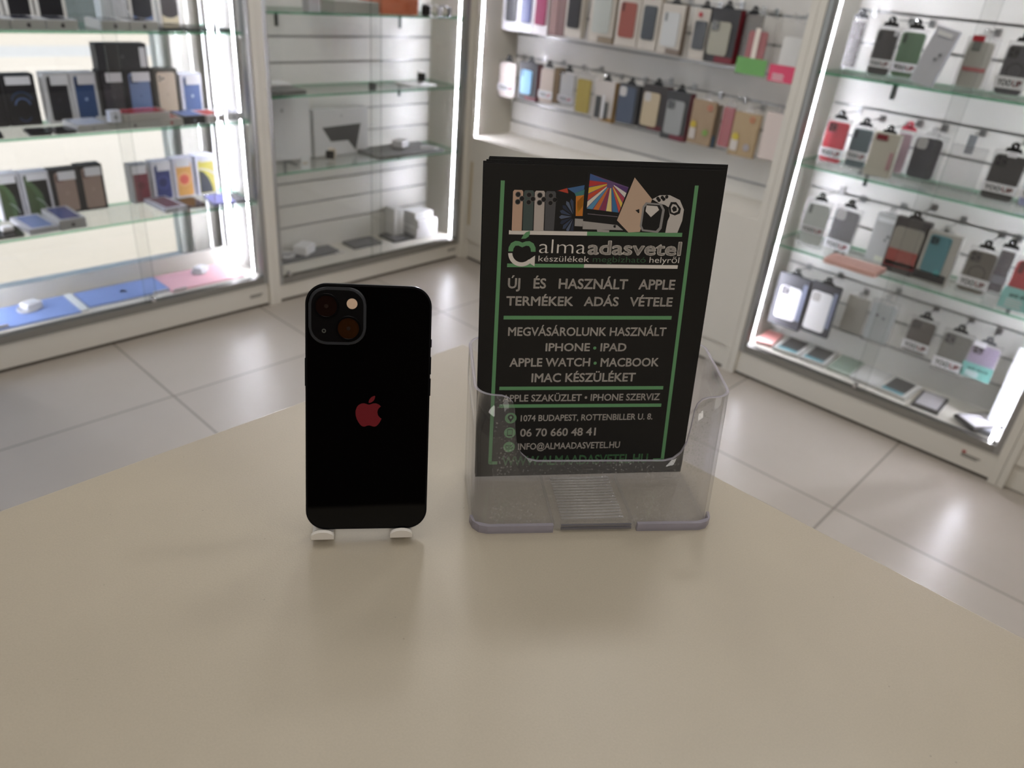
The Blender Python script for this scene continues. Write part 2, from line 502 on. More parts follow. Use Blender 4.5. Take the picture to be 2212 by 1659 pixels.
# ============================================================ PHONE STAND
SA = math.radians(-38.1)
st = thing('phone_stand', 'small white plastic phone stand whose two curved feet hold the black phone', 'stand', (0.2150, 0.2970, TZ), SA)
SW = mat('white_stand_plastic', (236, 232, 226), 0.3)
for cx_ in (-.0233, .0233):
    b = MB()
    hw = .0068
    arc = [(cx_ - hw, .0046), (cx_ + hw, .0046)] + [(cx_ + hw * math.cos(PI * k / 12), .0068 + .0034 * math.sin(PI * k / 12)) for k in range(13)]
    b.prism(arc, -.0092, -.0066, SW, .0003)                      # rounded lip hooked up in front of the phone
    b.box(cx_ - hw + .0005, -.0070, .0034, cx_ + hw - .0005, .040, .0060, SW, .0004)   # arm running back under the phone
    b.box(cx_ - hw + .0005, .016, 0, cx_ + hw - .0005, .040, .0036, SW, .0004)          # its foot on the counter
    b.build('foot', st)
b = MB()
b.box(-.0235, .030, 0, .0235, .038, .0050, SW, .0004)
b.build('cross_bar', st)
b = MB()
for cx_ in (-.0233, .0233):
    b.prism([(cx_ - .005, 0.0), (cx_ + .005, 0.0), (cx_ + .0045, .060), (cx_ - .0045, .060)], 0, .0026, SW, .0003)
b.build('back_rest', st, loc=(0, .0044, .0056), rot=(math.radians(-18.9), 0, 0))

# ============================================================ FLYER HOLDER
HA = math.radians(-39.0)
hold = thing('brochure_holder', 'clear plastic counter-top brochure holder filled with black flyers', 'brochure holder', (0.3295, 0.2045, TZ), HA)
ACR = clear('clear_acrylic_wall', (0.965, 0.965, 0.975), 0.03, haze=0.03, hcol=230)
ACRF = clear('clear_acrylic_front_dusty', (0.96, 0.96, 0.965), 0.03, haze=0.05, hcol=225, speck=0.15)  # pale haze stands in for reflections on the wall; the specks are dust
ACRE = clear('lavender_acrylic_edge', (0.80, 0.79, 0.85), 0.12, haze=0.36, hcol=(214, 210, 224))
HW, HD = .080, .070
def wall_pos(u, w, z):                        # walls lean back: the front one a little more than the rear
    k = .2 + (.11 - .2) * w / HD
    return (u * (1 + 0.02 * z / .09), w + k * z, z)
cut = [(-.0800 + .012, .0895), (-.0640, .0893), (-.0600, .0880), (-.0572, .0850), (-.0560, .0810), (-.0553, .0700), (-.0540, .0600), (-.0510, .0530), (-.0465, .0490), (-.0405, .0475)]
prof = cut + [(-.02, .0475), (0, .0475), (.02, .0475)] + [(-u, z) for u, z in cut[::-1]]
per = [(u, 0.0, z) for u, z in prof]
def corner(cu, cw, a0, a1, r, z0, z1, n=6):
    return [(cu + r * math.cos(math.radians(a0 + (a1 - a0) * k / n)), cw + r * math.sin(math.radians(a0 + (a1 - a0) * k / n)), z0 + (z1 - z0) * k / n) for k in range(1, n + 1)]
R1, R2 = .012, .012
per += corner(HW - R1, R1, -90, 0, R1, .0895, .0905)
per += [(HW, HD * .5, .094)]
per += [(HW, HD - R2, .097)] + corner(HW - R2, HD - R2, 0, 90, R2, .097, .099)
per += [(0.03, HD, .1), (-.03, HD, .1)] + [(-HW + R2, HD, .099)] + corner(-HW + R2, HD - R2, 90, 180, R2, .099, .097)
per += [(-HW, HD * .5, .094)] + [(-HW, R1, .0905)] + corner(-HW + R1, R1, 180, 270, R1, .0905, .0895)[:-1]
def wall_mesh(idx, m_face, closed):
    b = MB(); T = .0021
    cols = []
    n = len(per)
    for i in idx:
        u, w, zt = per[i % n]
        a = per[(i - 1) % n]; c2 = per[(i + 1) % n]
        tx, ty = c2[0] - a[0], c2[1] - a[1]; L = math.hypot(tx, ty) or 1
        nx, ny = -ty / L * T, tx / L * T      # inward
        col = []
        for z in (0.0, zt * .33, zt * .67, zt):
            p = wall_pos(u, w, z); q = (p[0] + nx, p[1] + ny, p[2])
            col.append((b.bm.verts.new(p), b.bm.verts.new(q)))
        cols.append(col)
    fo, fe = [], []
    for a, c2 in zip(cols, cols[1:]):
        for k in range(3):
            fo.append(b.bm.faces.new((a[k][0], c2[k][0], c2[k + 1][0], a[k + 1][0])))
            fo.append(b.bm.faces.new((a[k][1], a[k + 1][1], c2[k + 1][1], c2[k][1])))
        fe.append(b.bm.faces.new((a[3][0], c2[3][0], c2[3][1], a[3][1])))
    b.faces(fo, m_face, True); b.faces(fe, ACRE, True)
    return b
NF = len(prof)
wall_mesh(range(0, NF), ACRF, False).build('front_panel', hold)
wall_mesh(range(NF - 1, len(per) + 1), ACR, False).build('side_wall', hold)
b = MB()
foot = [p for p in per]
base = [(u * .985, w * .97 + .001) for u, w, z in per]
vs = [b.bm.verts.new((u, w, .0022)) for u, w in base]; b.faces([b.bm.faces.new(vs)], ACR)
vs = [b.bm.verts.new((u, w, .0004)) for u, w in base]; b.faces([b.bm.faces.new(vs[::-1])], ACR)
b.build('base_plate', hold)
for s in (-1, 1):
    b = MB()
    pts = [(s * .0278, -.0015), (s * .0700, -.0015)] + [(s * (.0700 + .0106 * math.sin(math.radians(a))), .0105 - .012 * math.cos(math.radians(a))) for a in (30, 60, 90)] + [(s * .0786, .0105), (s * .0775, .004), (s * .0690, .0010), (s * .0278, .0010)]
    if s < 0: pts = pts[::-1]
    lo = [b.bm.verts.new((u, w, 0.0)) for u, w in pts]; hi = [b.bm.verts.new((u, w, .0058)) for u, w in pts]
    fs = [b.bm.faces.new(lo[::-1]), b.bm.faces.new(hi)] + [b.bm.faces.new((lo[i], lo[(i + 1) % len(pts)], hi[(i + 1) % len(pts)], hi[i])) for i in range(len(pts))]
    b.faces(fs, ACRE)
    b.build('front_foot', hold)
b = MB()
for k in range(15):
    w = .0095 + k * .0031
    b.tube([(-.0205, w, .0024), (.0215, w + .0008, .0024)], .00075, clear('ribbed_acrylic', (0.96, 0.96, 0.965), 0.1, haze=0.22, hcol=245), 6)
for s in (-1, 1):
    b.box(s * .0268 - .0008, .004, .002, s * .0268 + .0008, .056, .0034, ACR)
b.box(-.0225, -.0008, .0016, .0240, .0006, .0030, mat('dark_reflection_bar', (116, 114, 120), .2)).box(-.0225, -.0004, .0042, .0240, .0008, .0050, mat('dark_reflection_bar', (116, 114, 120), .2))  # opaque dark bars imitate reflection lines at the base front
b.build('base_ribs', hold)

# ============================================================ FLYERS
FL = (2.27754879e-04, 1.91393837e-05, -3.05451527e-01, -8.82457158e-06, -2.57559829e-04, 2.75153907e-01, -8.42673985e-05, -2.17380919e-04)
def hp(u, v):                                  # print layout: artwork coordinates -> metres on the A5 sheet
    w = FL[6] * u + FL[7] * v + 1
    return ((FL[0] * u + FL[1] * v + FL[2]) / w, (FL[3] * u + FL[4] * v + FL[5]) / w)
PAPER_K = mat('black_printed_paper', (11, 10, 10), 0.5)
PRW = mat('print_white', (232, 226, 220), 0.55)
PRG = mat('print_green', (104, 160, 112), 0.55)
PRDG = mat('print_dark_green', (62, 98, 70), 0.55)
def flyer_matrix(dx, dy, dz, roll): return rot_m(math.radians(-39.44), math.radians(-6.37), math.radians(roll), (0.3644, 0.2462, 1.0918)) @ Matrix.Translation((dx, dy, dz))
def pline(b, p, q, w, y, m):                   # printed bar between two artwork points, w metres wide
    a = Vector(hp(*p)); c2 = Vector(hp(*q)); d = (c2 - a).normalized(); n = Vector((-d.y, d.x)) * w / 2
    b.flat([a - n, c2 - n, c2 + n, a + n], y, m)
def ppoly(b, pts, y, m): b.flat([hp(*p) for p in pts], y, m)
def ptext(b, body, u0, u1, vb, cap_px, m, bold, y=-.00016):
    p0 = hp(u0, vb); p1 = hp(u1, vb); pt = hp(u0, vb - cap_px)
    b.text(body, p0[0], p1[0], (p0[1] + p1[1]) / 2, pt[1] - p0[1], y, m, bold)
fl_lab = 'front flyer in the holder, black A5 with white and green lettering and pictures of devices'
fly = thing('flyer', fl_lab, 'flyer', matrix=flyer_matrix(0, 0, 0, -1.5), group='flyers in the brochure holder')
sheet = MB().box(-.074, 0, 0, .074, .00035, .210, PAPER_K)
sheet.build('sheet', fly)
Yp = -.00012
b = MB()
G = .0024
pline(b, (1081, 390), (1062, 1005), G, Yp, PRG); pline(b, (1060.5, 1003.5), (1078, 1003), G, Yp, PRG)
pline(b, (1503, 405), (1429.5, 996), G, Yp, PRG); pline(b, (1430.5, 993.5), (1410, 994), G, Yp, PRG)
for a, c2 in (((1087, 691), (1449, 691.5)), ((1080, 844), (1431.5, 841)), ((1080, 882), (1427.5, 878))):
    pline(b, a, c2, .0025, Yp, PRG)
pline(b, (1096, 504.5), (1266.5, 508.5), .0025, Yp, PRW); pline(b, (1266.5, 508.5), (1471.5, 512.3), .0025, Yp, PRG)
pline(b, (1093, 577), (1260.5, 579), .0023, Yp, PRG); pline(b, (1260.5, 579), (1462, 582), .0023, Yp, PRW)
b.build('printed_frame', fly)
# logo emblem: an apple outline whose lower half is a white turning arrow
b = MB()
c = hp(1125, 548.5); r1, r0 = .0085, .0058
top = []
up = [(-1.0, 0.05), (-.98, .35), (-.82, .66), (-.52, .82), (-.24, .80), (0, .70), (.24, .80), (.52, .82), (.82, .66), (.98, .35), (1.0, .05)]
dn = [(.66, .05), (.62, .28), (.50, .46), (.28, .48), (0, .36), (-.28, .48), (-.50, .46), (-.62, .28), (-.66, .05)]
for i in range(len(up) - 1):
    j = min(i, len(dn) - 1)
UP = [(c[0] + x * r1, c[1] + z * r1) for x, z in up + dn]
b.flat(UP[::-1], Yp - .00006, PRG)
lf = [(-.1, .98), (.02, 1.22), (.22, 1.45), (.5, 1.56), (.52, 1.36), (.42, 1.14), (.22, 1.0)]
b.flat([(c[0] + x * r1, c[1] + z * r1) for x, z in lf][::-1], Yp - .00006, PRG)
b.ring(c[0], c[1] - .0004, r0 * 1.02, r1, Yp - .00007, PRW, math.radians(182), math.radians(318), 20)
b.flat([(c[0] + x * r1, c[1] + z * r1) for x, z in ((.42, -.62), (.98, -.22), (.98, -1.02), (.70, -.86))][::-1], Yp - .00009, PRW)
b.build('logo_emblem', fly)
b = MB()
ptext(b, 'alma', 1162, 1263, 551.5, 33, PRW, -0.012)
ptext(b, 'adasvetel', 1267, 1468.5, 555, 31, PRW, 0.030)
ptext(b, 'k\u00e9sz\u00fcl\u00e9kek', 1161, 1271, 569.5, 13.5, PRW, -0.004)
ptext(b, 'megb\u00edzhat\u00f3', 1279, 1393, 571.5, 13.5, PRDG, -0.004)
ptext(b, 'helyr\u0151l', 1401, 1464.5, 573, 13.5, PRW, -0.004)
ptext(b, '\u00daJ   \u00c9S   HASZN\u00c1LT   APPLE', 1095, 1455.5, 628.5, 22.5, PRW, 0.022)
ptext(b, 'TERM\u00c9KEK   AD\u00c1S   V\u00c9TELE', 1092, 1450, 665.5, 20.5, PRW, 0.022)
ptext(b, 'MEGV\u00c1S\u00c1ROLUNK HASZN\u00c1LT', 1097, 1436.5, 730, 19, PRW, 0.020)
ptext(b, 'IPHONE', 1178.5, 1274, 763, 17.5, PRW, 0.022); ptext(b, 'IPAD', 1296.5, 1352, 763, 17.5, PRW, 0.022)
ptext(b, 'APPLE WATCH', 1101, 1274.5, 796, 18.5, PRW, 0.022); ptext(b, 'MACBOOK', 1297, 1421, 795.5, 18.5, PRW, 0.022)
ptext(b, 'IMAC K\u00c9SZ\u00dcL\u00c9KET', 1149, 1371.5, 828.5, 19, PRW, 0.022)
ptext(b, 'APPLE SZAK\u00dcZLET \u2022 IPHONE SZERVIZ', 1087.5, 1423, 869.5, 15, PRW, 0.018)
ptext(b, '1074 BUDAPEST, ROTTENBILLER U. 8.', 1127, 1408, 911, 13.5, PRW, 0.018)
ptext(b, '06 70 660 48 41', 1126, 1287.5, 944.5, 17, PRW, 0.020)
ptext(b, 'INFO@ALMAADASVETEL.HU', 1122, 1339, 971.5, 14, PRW, 0.018)
ptext(b, 'WWW.ALMAADASVETEL.HU', 1088, 1397.5, 1004, 20, PRG, 0.020)
for u, v in ((1285, 756.5), (1286, 789)):
    x, z = hp(u, v); b.ring(x, z, 0, .0011, -.00016, PRG, seg=12)
b.build('lettering', fly)
b = MB()
for k, (u, v) in enumerate(((1105.5, 907.5), (1104, 938.5), (1102.7, 969))):
    x, z = hp(u, v); b.ring(x, z, 0, .0040, Yp, PRG, seg=24)
    if k == 0:
        b.ring(x, z + .0006, .0009, .0021, Yp - .00005, PAPER_K, seg=14); b.flat([(x - .0016, z - .0003), (x, z - .0032), (x + .0016, z - .0003)], Yp - .00005, PAPER_K)
    elif k == 1:
        b.flat(rr(.0036, .0052, .0004, 2, x, z), Yp - .00005, PAPER_K); b.flat(rr(.0029, .0038, .0001, 1, x, z + .0002), Yp - .00008, PRG)
    else:
        for p, q in (((-.0022, -.0014), (.0022, -.0014)), ((-.0022, .0012), (.0022, .0012)), ((-.0022, -.0014), (-.0022, .0012)), ((.0022, -.0014), (.0022, .0012)), ((-.0022, .0012), (0, -.0003)), ((0, -.0003), (.0022, .0012))):
            p = Vector((x + p[0], z + p[1])); q = Vector((x + q[0], z + q[1])); d = (q - p).normalized(); n = Vector((-d.y, d.x)) * .00018
            b.flat([p - n, q - n, q + n, p + n], Yp - .00005, PAPER_K)
b.build('contact_icons', fly)
# product picture: five phones, a tablet, an all-in-one, a laptop and a watch (artwork in zoom units)
def z2(u, v): return (1000 + u / 3.687, 330 + v / 3.687)
def zp(b, pts, m, k=0): ppoly(b, [z2(*p) for p in pts], Yp - .00002 * k, m)
pb = MB()
P_ = lambda nm, c_: mat('picture_' + nm, c_, .55)
BK = P_('black', (16, 16, 18)); SIL = P_('silver', (170, 166, 164))
# tablet behind
zp(pb, [(715, 295), (970, 232), (975, 525), (715, 560)], BK, 1)
fan = [((820, 290), (960, 265), (955, 300), (880, 330), (P_('blue', (70, 110, 160)))), ((880, 330), (960, 300), (955, 345), (890, 355), P_('teal', (70, 130, 130))), ((740, 310), (820, 288), (830, 330), (760, 320), P_('red', (196, 70, 50))), ((890, 355), (955, 345), (945, 515), (890, 515), P_('orange', (214, 130, 44))), ((900, 400), (950, 350), (950, 430), (905, 500), P_('yellow', (226, 178, 60)))]
for q in fan: zp(pb, q[:4], q[4], 2)
zp(pb, [(880, 535), (950, 540), (945, 600), (880, 596)], SIL, 2)
# all-in-one
zp(pb, [(982, 138), (1320, 262), (1262, 600), (948, 560)], BK, 3)
zp(pb, [(1004, 172), (1312, 285), (1236, 490), (978, 455)], P_('screen_violet', (110, 84, 130)), 4)
cols = [(70, 100, 160), (196, 60, 60), (230, 190, 70), (210, 80, 50), (236, 226, 210), (90, 150, 190), (214, 120, 60), (150, 60, 90), (240, 220, 150), (60, 120, 170), (220, 90, 70), (236, 200, 90), (180, 70, 90), (230, 226, 220), (90, 60, 120)]
for k, c_ in enumerate(cols):
    a = k / len(cols); a2 = (k + .85) / len(cols)
    def edge(t):
        per_ = [(1004, 172), (978, 455), (1236, 490), (1312, 285)]
        t *= 3; i = min(int(t), 2); f = t - i
        return (per_[i][0] + (per_[i + 1][0] - per_[i][0]) * f, per_[i][1] + (per_[i + 1][1] - per_[i][1]) * f)
    p, q = edge(a), edge(a2)
    o = (1172, 250)
    zp(pb, [(o[0] + (p[0] - o[0]) * .18, o[1] + (p[1] - o[1]) * .18), p, q, (o[0] + (q[0] - o[0]) * .18, o[1] + (q[1] - o[1]) * .18)], P_('ray%d' % k, c_), 5)
zp(pb, [(948, 556), (1222, 590), (1270, 632), (946, 622)], SIL, 4); zp(pb, [(1060, 624), (1160, 632), (1158, 650), (1064, 644)], SIL, 4)
x, z = hp(*z2(1203, 598)); apple(pb, x, z, .0021, Yp - .00012, BK)
zp(pb, [(985, 495), (1225, 520), (1224, 526), (985, 501)], P_('dock', (120, 110, 120)), 5)
# laptop
zp(pb, [(1360, 206), (1500, 384), (1402, 646), (1312, 650), (1220, 552)], P_('laptop_gold', (206, 178, 156)), 6)
zp(pb, [(1220, 552), (1312, 650), (1290, 650), (1218, 566)], BK, 6)
zp(pb, [(1366, 472), (1398, 462), (1398, 492), (1390, 496), (1382, 486)], BK, 7)
# watch
arcO = [(1500, 384), (1560, 352), (1640, 352), (1720, 392), (1752, 470), (1738, 560), (1700, 655), (1604, 655), (1622, 560), (1640, 520), (1630, 450), (1600, 430), (1560, 420)]
zp(pb, arcO, P_('strap', (206, 200, 196)), 7)
zp(pb, [(1648, 408), (1690, 408), (1728, 460), (1720, 500), (1680, 516), (1640, 500), (1630, 450)], BK, 8)
zp(pb, [(1662, 424), (1690, 430), (1710, 465), (1702, 486), (1672, 498), (1652, 488), (1648, 450)], P_('strap', (206, 200, 196)), 9)
zp(pb, [(1672, 440), (1694, 452), (1694, 478), (1668, 486), (1656, 460)], BK, 10)
for u, v in ((1545, 378), (1580, 370), (1615, 366), (1555, 392), (1592, 384)):
    x, z = hp(*z2(u, v)); pb.ring(x, z, 0, .0011, Yp - .00018, BK, seg=8)
zp(pb, [(1450, 408), (1575, 420), (1600, 470), (1575, 620), (1545, 655), (1420, 640), (1402, 600), (1425, 440)], P_('watch_case', (150, 148, 148)), 8)
zp(pb, [(1460, 424), (1560, 432), (1580, 470), (1556, 610), (1530, 638), (1432, 626), (1418, 596), (1438, 450)], BK, 9)
zp(pb, [(1455, 432), (1540, 440), (1555, 470), (1490, 528), (1447, 480)], P_('dial', (220, 214, 210)), 10)
# phones
for k, (x0, c_) in enumerate(((380, (206, 172, 150)), (468, (74, 88, 86)), (556, (196, 186, 180)), (644, (84, 84, 88)))):
    v0 = 298 + k * 4
    zp(pb, [(x0, v0 + 18), (x0 + 14, v0), (x0 + 76, v0 + 2), (x0 + 86, v0 + 18), (x0 + 82, 632), (x0 - 8, 630)], P_('phone%d' % k, c_), 5 + k)
    zp(pb, [(x0 - 3, v0 + 12), (x0 + 3, v0 + 12), (x0 - 4, 630), (x0 - 12, 630)], BK, 6 + k)
    for du, dv in ((44, 38), (42, 98), (76, 72)):
        x, z = hp(*z2(x0 + du, v0 + dv)); pb.ring(x, z, 0, .0013, Yp - .0002, BK, seg=10)
        pb.ring(x, z, .0013, .0017, Yp - .0002, P_('lens_rim', (96, 92, 92)), seg=10)
zp(pb, [(735, 320), (745, 308), (880, 345), (890, 362), (880, 636), (715, 634)], BK, 10)
for k in range(9):
    a = math.radians(100 + k * 20)
    o = (876, 520)
    p = [(o[0] + r * math.cos(a + da) * .85, o[1] - r * math.sin(a + da) * 1.05) for r, da in ((20, 0), (120, -.12), (142, .02), (124, .14))]
    p = [(min(u, 882), min(max(v, 372), 634)) for u, v in p]
    zp(pb, p, P_('feather%d' % (k % 3), ((60, 72, 100), (92, 104, 130), (40, 48, 72))[k % 3]), 11)
pb.build('device_picture', fly)
# the rest of the stack behind it
for k, (dx, dz, ro) in enumerate(((.0004, .0004, -1.4), (-.0002, .0012, -1.6), (.0010, .0018, -1.4), (.0018, .0016, -1.4), (.0022, .0026, -1.3), (.0026, .0032, -1.3))):
    o = thing('flyer', 'black flyer standing behind the front flyer in the clear holder, only its top edge showing', 'flyer', matrix=flyer_matrix(dx, .0008 + .0008 * (k + 1), dz, ro), group='flyers in the brochure holder')
    MB().box(-.074, 0, 0, .074, .00035, .210, PAPER_K).build('sheet', o)

# ============================================================ DISPLAY CABINETS
YA, XC, BACK = 2.825, 2.7216, 0.27
GR = mat('slat_groove_metal', (168, 168, 166), 0.3, metal=0.55)
GAPM = mat('plinth_shadow_gap', (60, 52, 42), 0.8)
STK = mat('plinth_sticker', (196, 192, 182), 0.5)
STKD = mat('sticker_grey_print', (128, 124, 116), 0.6)
CABS = {}
def cabinet(key, label, loc, rz, W, sill, shelves, back, doors, leds, grooves, base_top=None, sticker=None, rails=(True, True), lock=None, H=2.35):
    c = thing('display_cabinet', label, 'display cabinet', loc, rz, group='display cabinets along the walls')
    CABS[key] = (c, Matrix.Translation(loc) @ Matrix.Rotation(rz, 4, 'Z'))
    T = .027
    for x0 in (0, W - T):
        MB().box(x0, -.006, 0, x0 + T, BACK + .02, H, WHITE, .001).build('side_panel', c)
    MB().box(T, .006, .012, W - T, .024, sill - .03, WHITE, .001).build('plinth', c)
    MB().box(T, .012, 0, W - T, .018, .012, GAPM).build('plinth_shade_strip', c)  # dark strip standing in for the shadow line under the plinth
    fl = base_top if base_top else sill - .007
    b = MB(); b.box(T, .024, fl - .018, W - T, BACK, fl, WHITE); b.build('bottom_board', c)
    MB().box(T, 0, H - .04, W - T, BACK + .02, H, WHITE).build('top_board', c)
    if base_top:                                   # closed cupboard below an open ledge
        b = MB(); b.box(T, -.004, sill - .03, W - T, .020, fl, WHITE, .0012); b.build('cupboard_front', c)
        b = MB(); b.box(T + .006, -.008, .19, T + .022, -.003, .52, mat('beige_handle_strip', (196, 182, 152), .5), .001); b.build('handle', c)
    else:
        b = MB(); b.box(T, -.001, sill - .03, W - T, .030, sill - .012, ALUD).box(T, -.001, sill - .012, W - T, .003, sill, ALUD).box(T, .012, sill - .012, W - T, .016, sill, ALUD).box(T, .026, sill - .012, W - T, .030, sill, ALUD)
        b.build('bottom_track', c)
    if back == 'slat':
        b = MB(); zs = sorted(grooves); z0 = fl
        for g in zs + [H - .04]:
            b.box(T, BACK, z0, W - T, BACK + .018, g - .005, WHITE2); z0 = g + .005
        b.box(T, BACK + .010, fl, W - T, BACK + .019, H - .04, GR)
        b.build('slat_back_panel', c)
    else:
        b = MB(); b.box(T, BACK + .006, fl - .018, W - T, BACK + .022, .196, WHITE)
        for x0, x1 in ((T, T + .03), (W - T - .03, W - T)): b.box(x0, BACK + .006, .196, x1, BACK + .022, H, WHITE)
        b.build('back_frame', c)
        MB().box(T + .03, BACK + .010, .196, W - T - .03, BACK + .014, H - .04, GLASS).build('back_glass', c)
    for z in shelves:
        b = MB()
        b.box(T + .004, .022, z - .004, W - T - .004, BACK - .004, z + .004, SHELFG)
        b.bm.faces.ensure_lookup_table()
        ei = b.mi(EDGEG)
        for f in b.bm.faces:
            f.normal_update()
            if abs(f.normal.z) < .5: f.material_index = ei
        sh = b.build('glass_shelf', c)
        for x0 in (T, W - T - .012):
            for y0 in (.045, BACK - .055):
                MB().box(x0, y0, z - .018, x0 + .012, y0 + .014, z - .004, CHROME, .0015).build('shelf_clip', c)
        if back == 'slat':
            for x0 in (W * .22, W * .80):
                b = MB(); b.box(x0 - .006, BACK - .10, z - .016, x0 + .006, BACK + .012, z - .0045, mat('dark_bracket', (64, 68, 64), .4, metal=.5), .001).box(x0 - .007, BACK - .004, z - .07, x0 + .007, BACK, z - .004, mat('dark_bracket', (64, 68, 64), .4, metal=.5))
                b.build('shelf_bracket', c)
    for x0, x1, y0 in doors:
        b = MB(); b.box(x0, y0, sill - .010, x1, y0 + .004, H - .05, GLASS)
        ei = b.mi(EDGED)
        for f in b.bm.faces:
            f.normal_update()
            if abs(f.normal.y) < .5: f.material_index = ei
        b.build('glass_door', c)
    for k, x0 in enumerate((T, W - T - .020)):
        if rails[k]:
            b = MB(); b.box(x0, -.002, sill - .03, x0 + .020, .030, H - .04, ALU, .0012)
            b.build('side_rail', c)
    glow = LEDSOFT if key == 'U1' else LED
    for face, x, y, z0 in leds:                    # strips: R / L stick to a side panel and face inwards, F faces the room
        z1 = H - .05
        if face == 'F':
            s = MB().box(x - .006, y, z0, x + .006, y + .012, z1, LEDCASE).build('led_strip', c)
            MB().box(x - .0034, y - .0012, z0 + .002, x + .0034, y - .0001, z1 - .002, glow).build('diode_band', s)
        else:
            d = -1 if face == 'R' else 1
            back_ = W - T if face == 'R' else T
            s = MB().box(min(x, back_), y - .0075, z0, max(x, back_), y + .0075, z1, LEDCASE).build('led_strip', c)
            b = MB(); xa, xb = x + d * .0001, x + d * .0012
            b.box(min(xa, xb), y - .0042, z0 + .002, max(xa, xb), y + .0042, z1 - .002, glow); 
            if key == 'U1' and y > .2 and d < 0: b.box(x + .010, y - .0087, z0 + .002, x + .014, y - .0076, z1 - .002, glow)  # extra glowing face added to light the side panel
            b.build('diode_band', s)
    if key == 'U2':                                # added strip under the top board, unseen, to brighten the shelves
        MB().box(T + .02, .036, H - .046, W - T - .02, .048, H - .040, LEDCASE).build('led_strip', c)
        MB().box(T + .022, .038, H - .049, W - T - .022, .046, H - .0461, LED).build('diode_band', c)
    if sticker:
        x, z = sticker
        b = MB(); b.box(x - .034, .0050, z - .016, x + .034, .0061, z + .016, WHITE)
        for k, (w, dz) in enumerate(((.030, .0), (.026, -.0075))): b.box(x - .030, .0044, z + dz - .0028, x - .030 + 2 * w, .0051, z + dz + .0028, STKD)
        if key == 'C': b.box(x - .030, .0044, z + .004, x - .018, .0051, z + .014, mat('sticker_red_mark', (176, 96, 86), .6), .002)
        b.build('maker_sticker', c)
    if lock is not None:
        x, z = lock
        b = MB(); b.box(x - .007, -.004, z - .012, x + .007, .010, z + .012, CHROME, .002)
        b.tube([(x, -.016, z), (x, -.003, z)], .0075, CHROME, 14)
        b.build('lock', c)
    return c
GA = [.233 + .1035 * k for k in range(20)]
GB_ = [.703 + .1035 * k for k in range(16)]
X1 = 1.594
cabinet('U1', 'glass-backed display cabinet in front of the shop window, full of boxed phones', (.43, YA, 0), 0, X1 - .43, .137, (1.096, .778, .455), 'glass',
        [(.047, .66, .006), (.62, 1.117, .018)], [('R', X1 - .43 - .058, .255, .131), ('R', X1 - .43 - .040, .098, .131), ('L', .030, .098, .131), ('L', .030, .240, .131)], [], sticker=(X1 - .43 - .085, .062), lock=(.64, .150))  # both L strips are added out of view to light the interior
cabinet('U2', 'white slat-backed glass cabinet in the corner with tablets and laptops', (X1, YA, 0), 0, XC - X1, .112, (1.170, .864, .559), 'slat',
        [(.047, .60, .018), (.535, 1.081, .006)], [('R', 1.0965, .064, .106)], GA, sticker=(1.06, .055), lock=(.075, .128))
cabinet('B', 'open white slat-wall unit with two rows of hanging phone cases above a closed cupboard', (XC, 2.8185, 0), -PI / 2, 1.6315, .137, (), 'slat',
        [], [('L', .0305, .020, .642)], GB_, base_top=.641, rails=(False, False))
cabinet('C', 'glass-fronted white cabinet with the most hanging phone cases', (XC, 1.186, 0), -PI / 2, 1.031, .137, (1.173, .865, .564), 'slat',
        [(.047, .53, .018), (.485, .984, .006)], [('L', .0305, .092, .131), ('F', .963, .010, .139), ('R', 1.0005, .092, .131)], GA, sticker=(.93, .062), lock=(.50, .155))
d = thing('white_cabinet', 'plain white closed cabinet at the right edge next to the case display', 'cabinet', (XC, .154, 0), -PI / 2)
MB().box(0, -.006, 0, .022, .29, 2.35, WHITE, .001).build('side_panel', d)
MB().box(.022, .000, .100, .9, .28, 2.35, WHITE, .001).build('carcass', d)
MB().box(.022, .012, .004, .9, .26, .100, WHITE, .001).build('kick_board', d)

# ============================================================ GOODS: shared builders
GAIN = 1.15
def cm(c, rough=.45):
    g = tuple(min(int(x * GAIN), 240) for x in (c if isinstance(c, tuple) else (c, c, c)))
    return mat('coloured_%02x%02x%02x_%d' % (*g, int(rough * 100)), g, rough)
def frameA(y, bl, br, tl, z=None):
    p, q, t = atY(bl, y), atY(br, y), atY(tl, y)
    zz = z if z is not None else (p.z + q.z) / 2
    return Vector(((p.x + q.x) / 2, y, zz)), abs(q.x - p.x), t.z - zz, 0.0, t.x - p.x
def frameC(x, bl, br, tl, z=None):
    p, q, t = atX(bl, x), atX(br, x), atX(tl, x)
    zz = z if z is not None else (p.z + q.z) / 2
    return Vector((x, (p.y + q.y) / 2, zz)), abs(q.y - p.y), t.z - (p.z if z is None else zz), -PI / 2, p.y - t.y

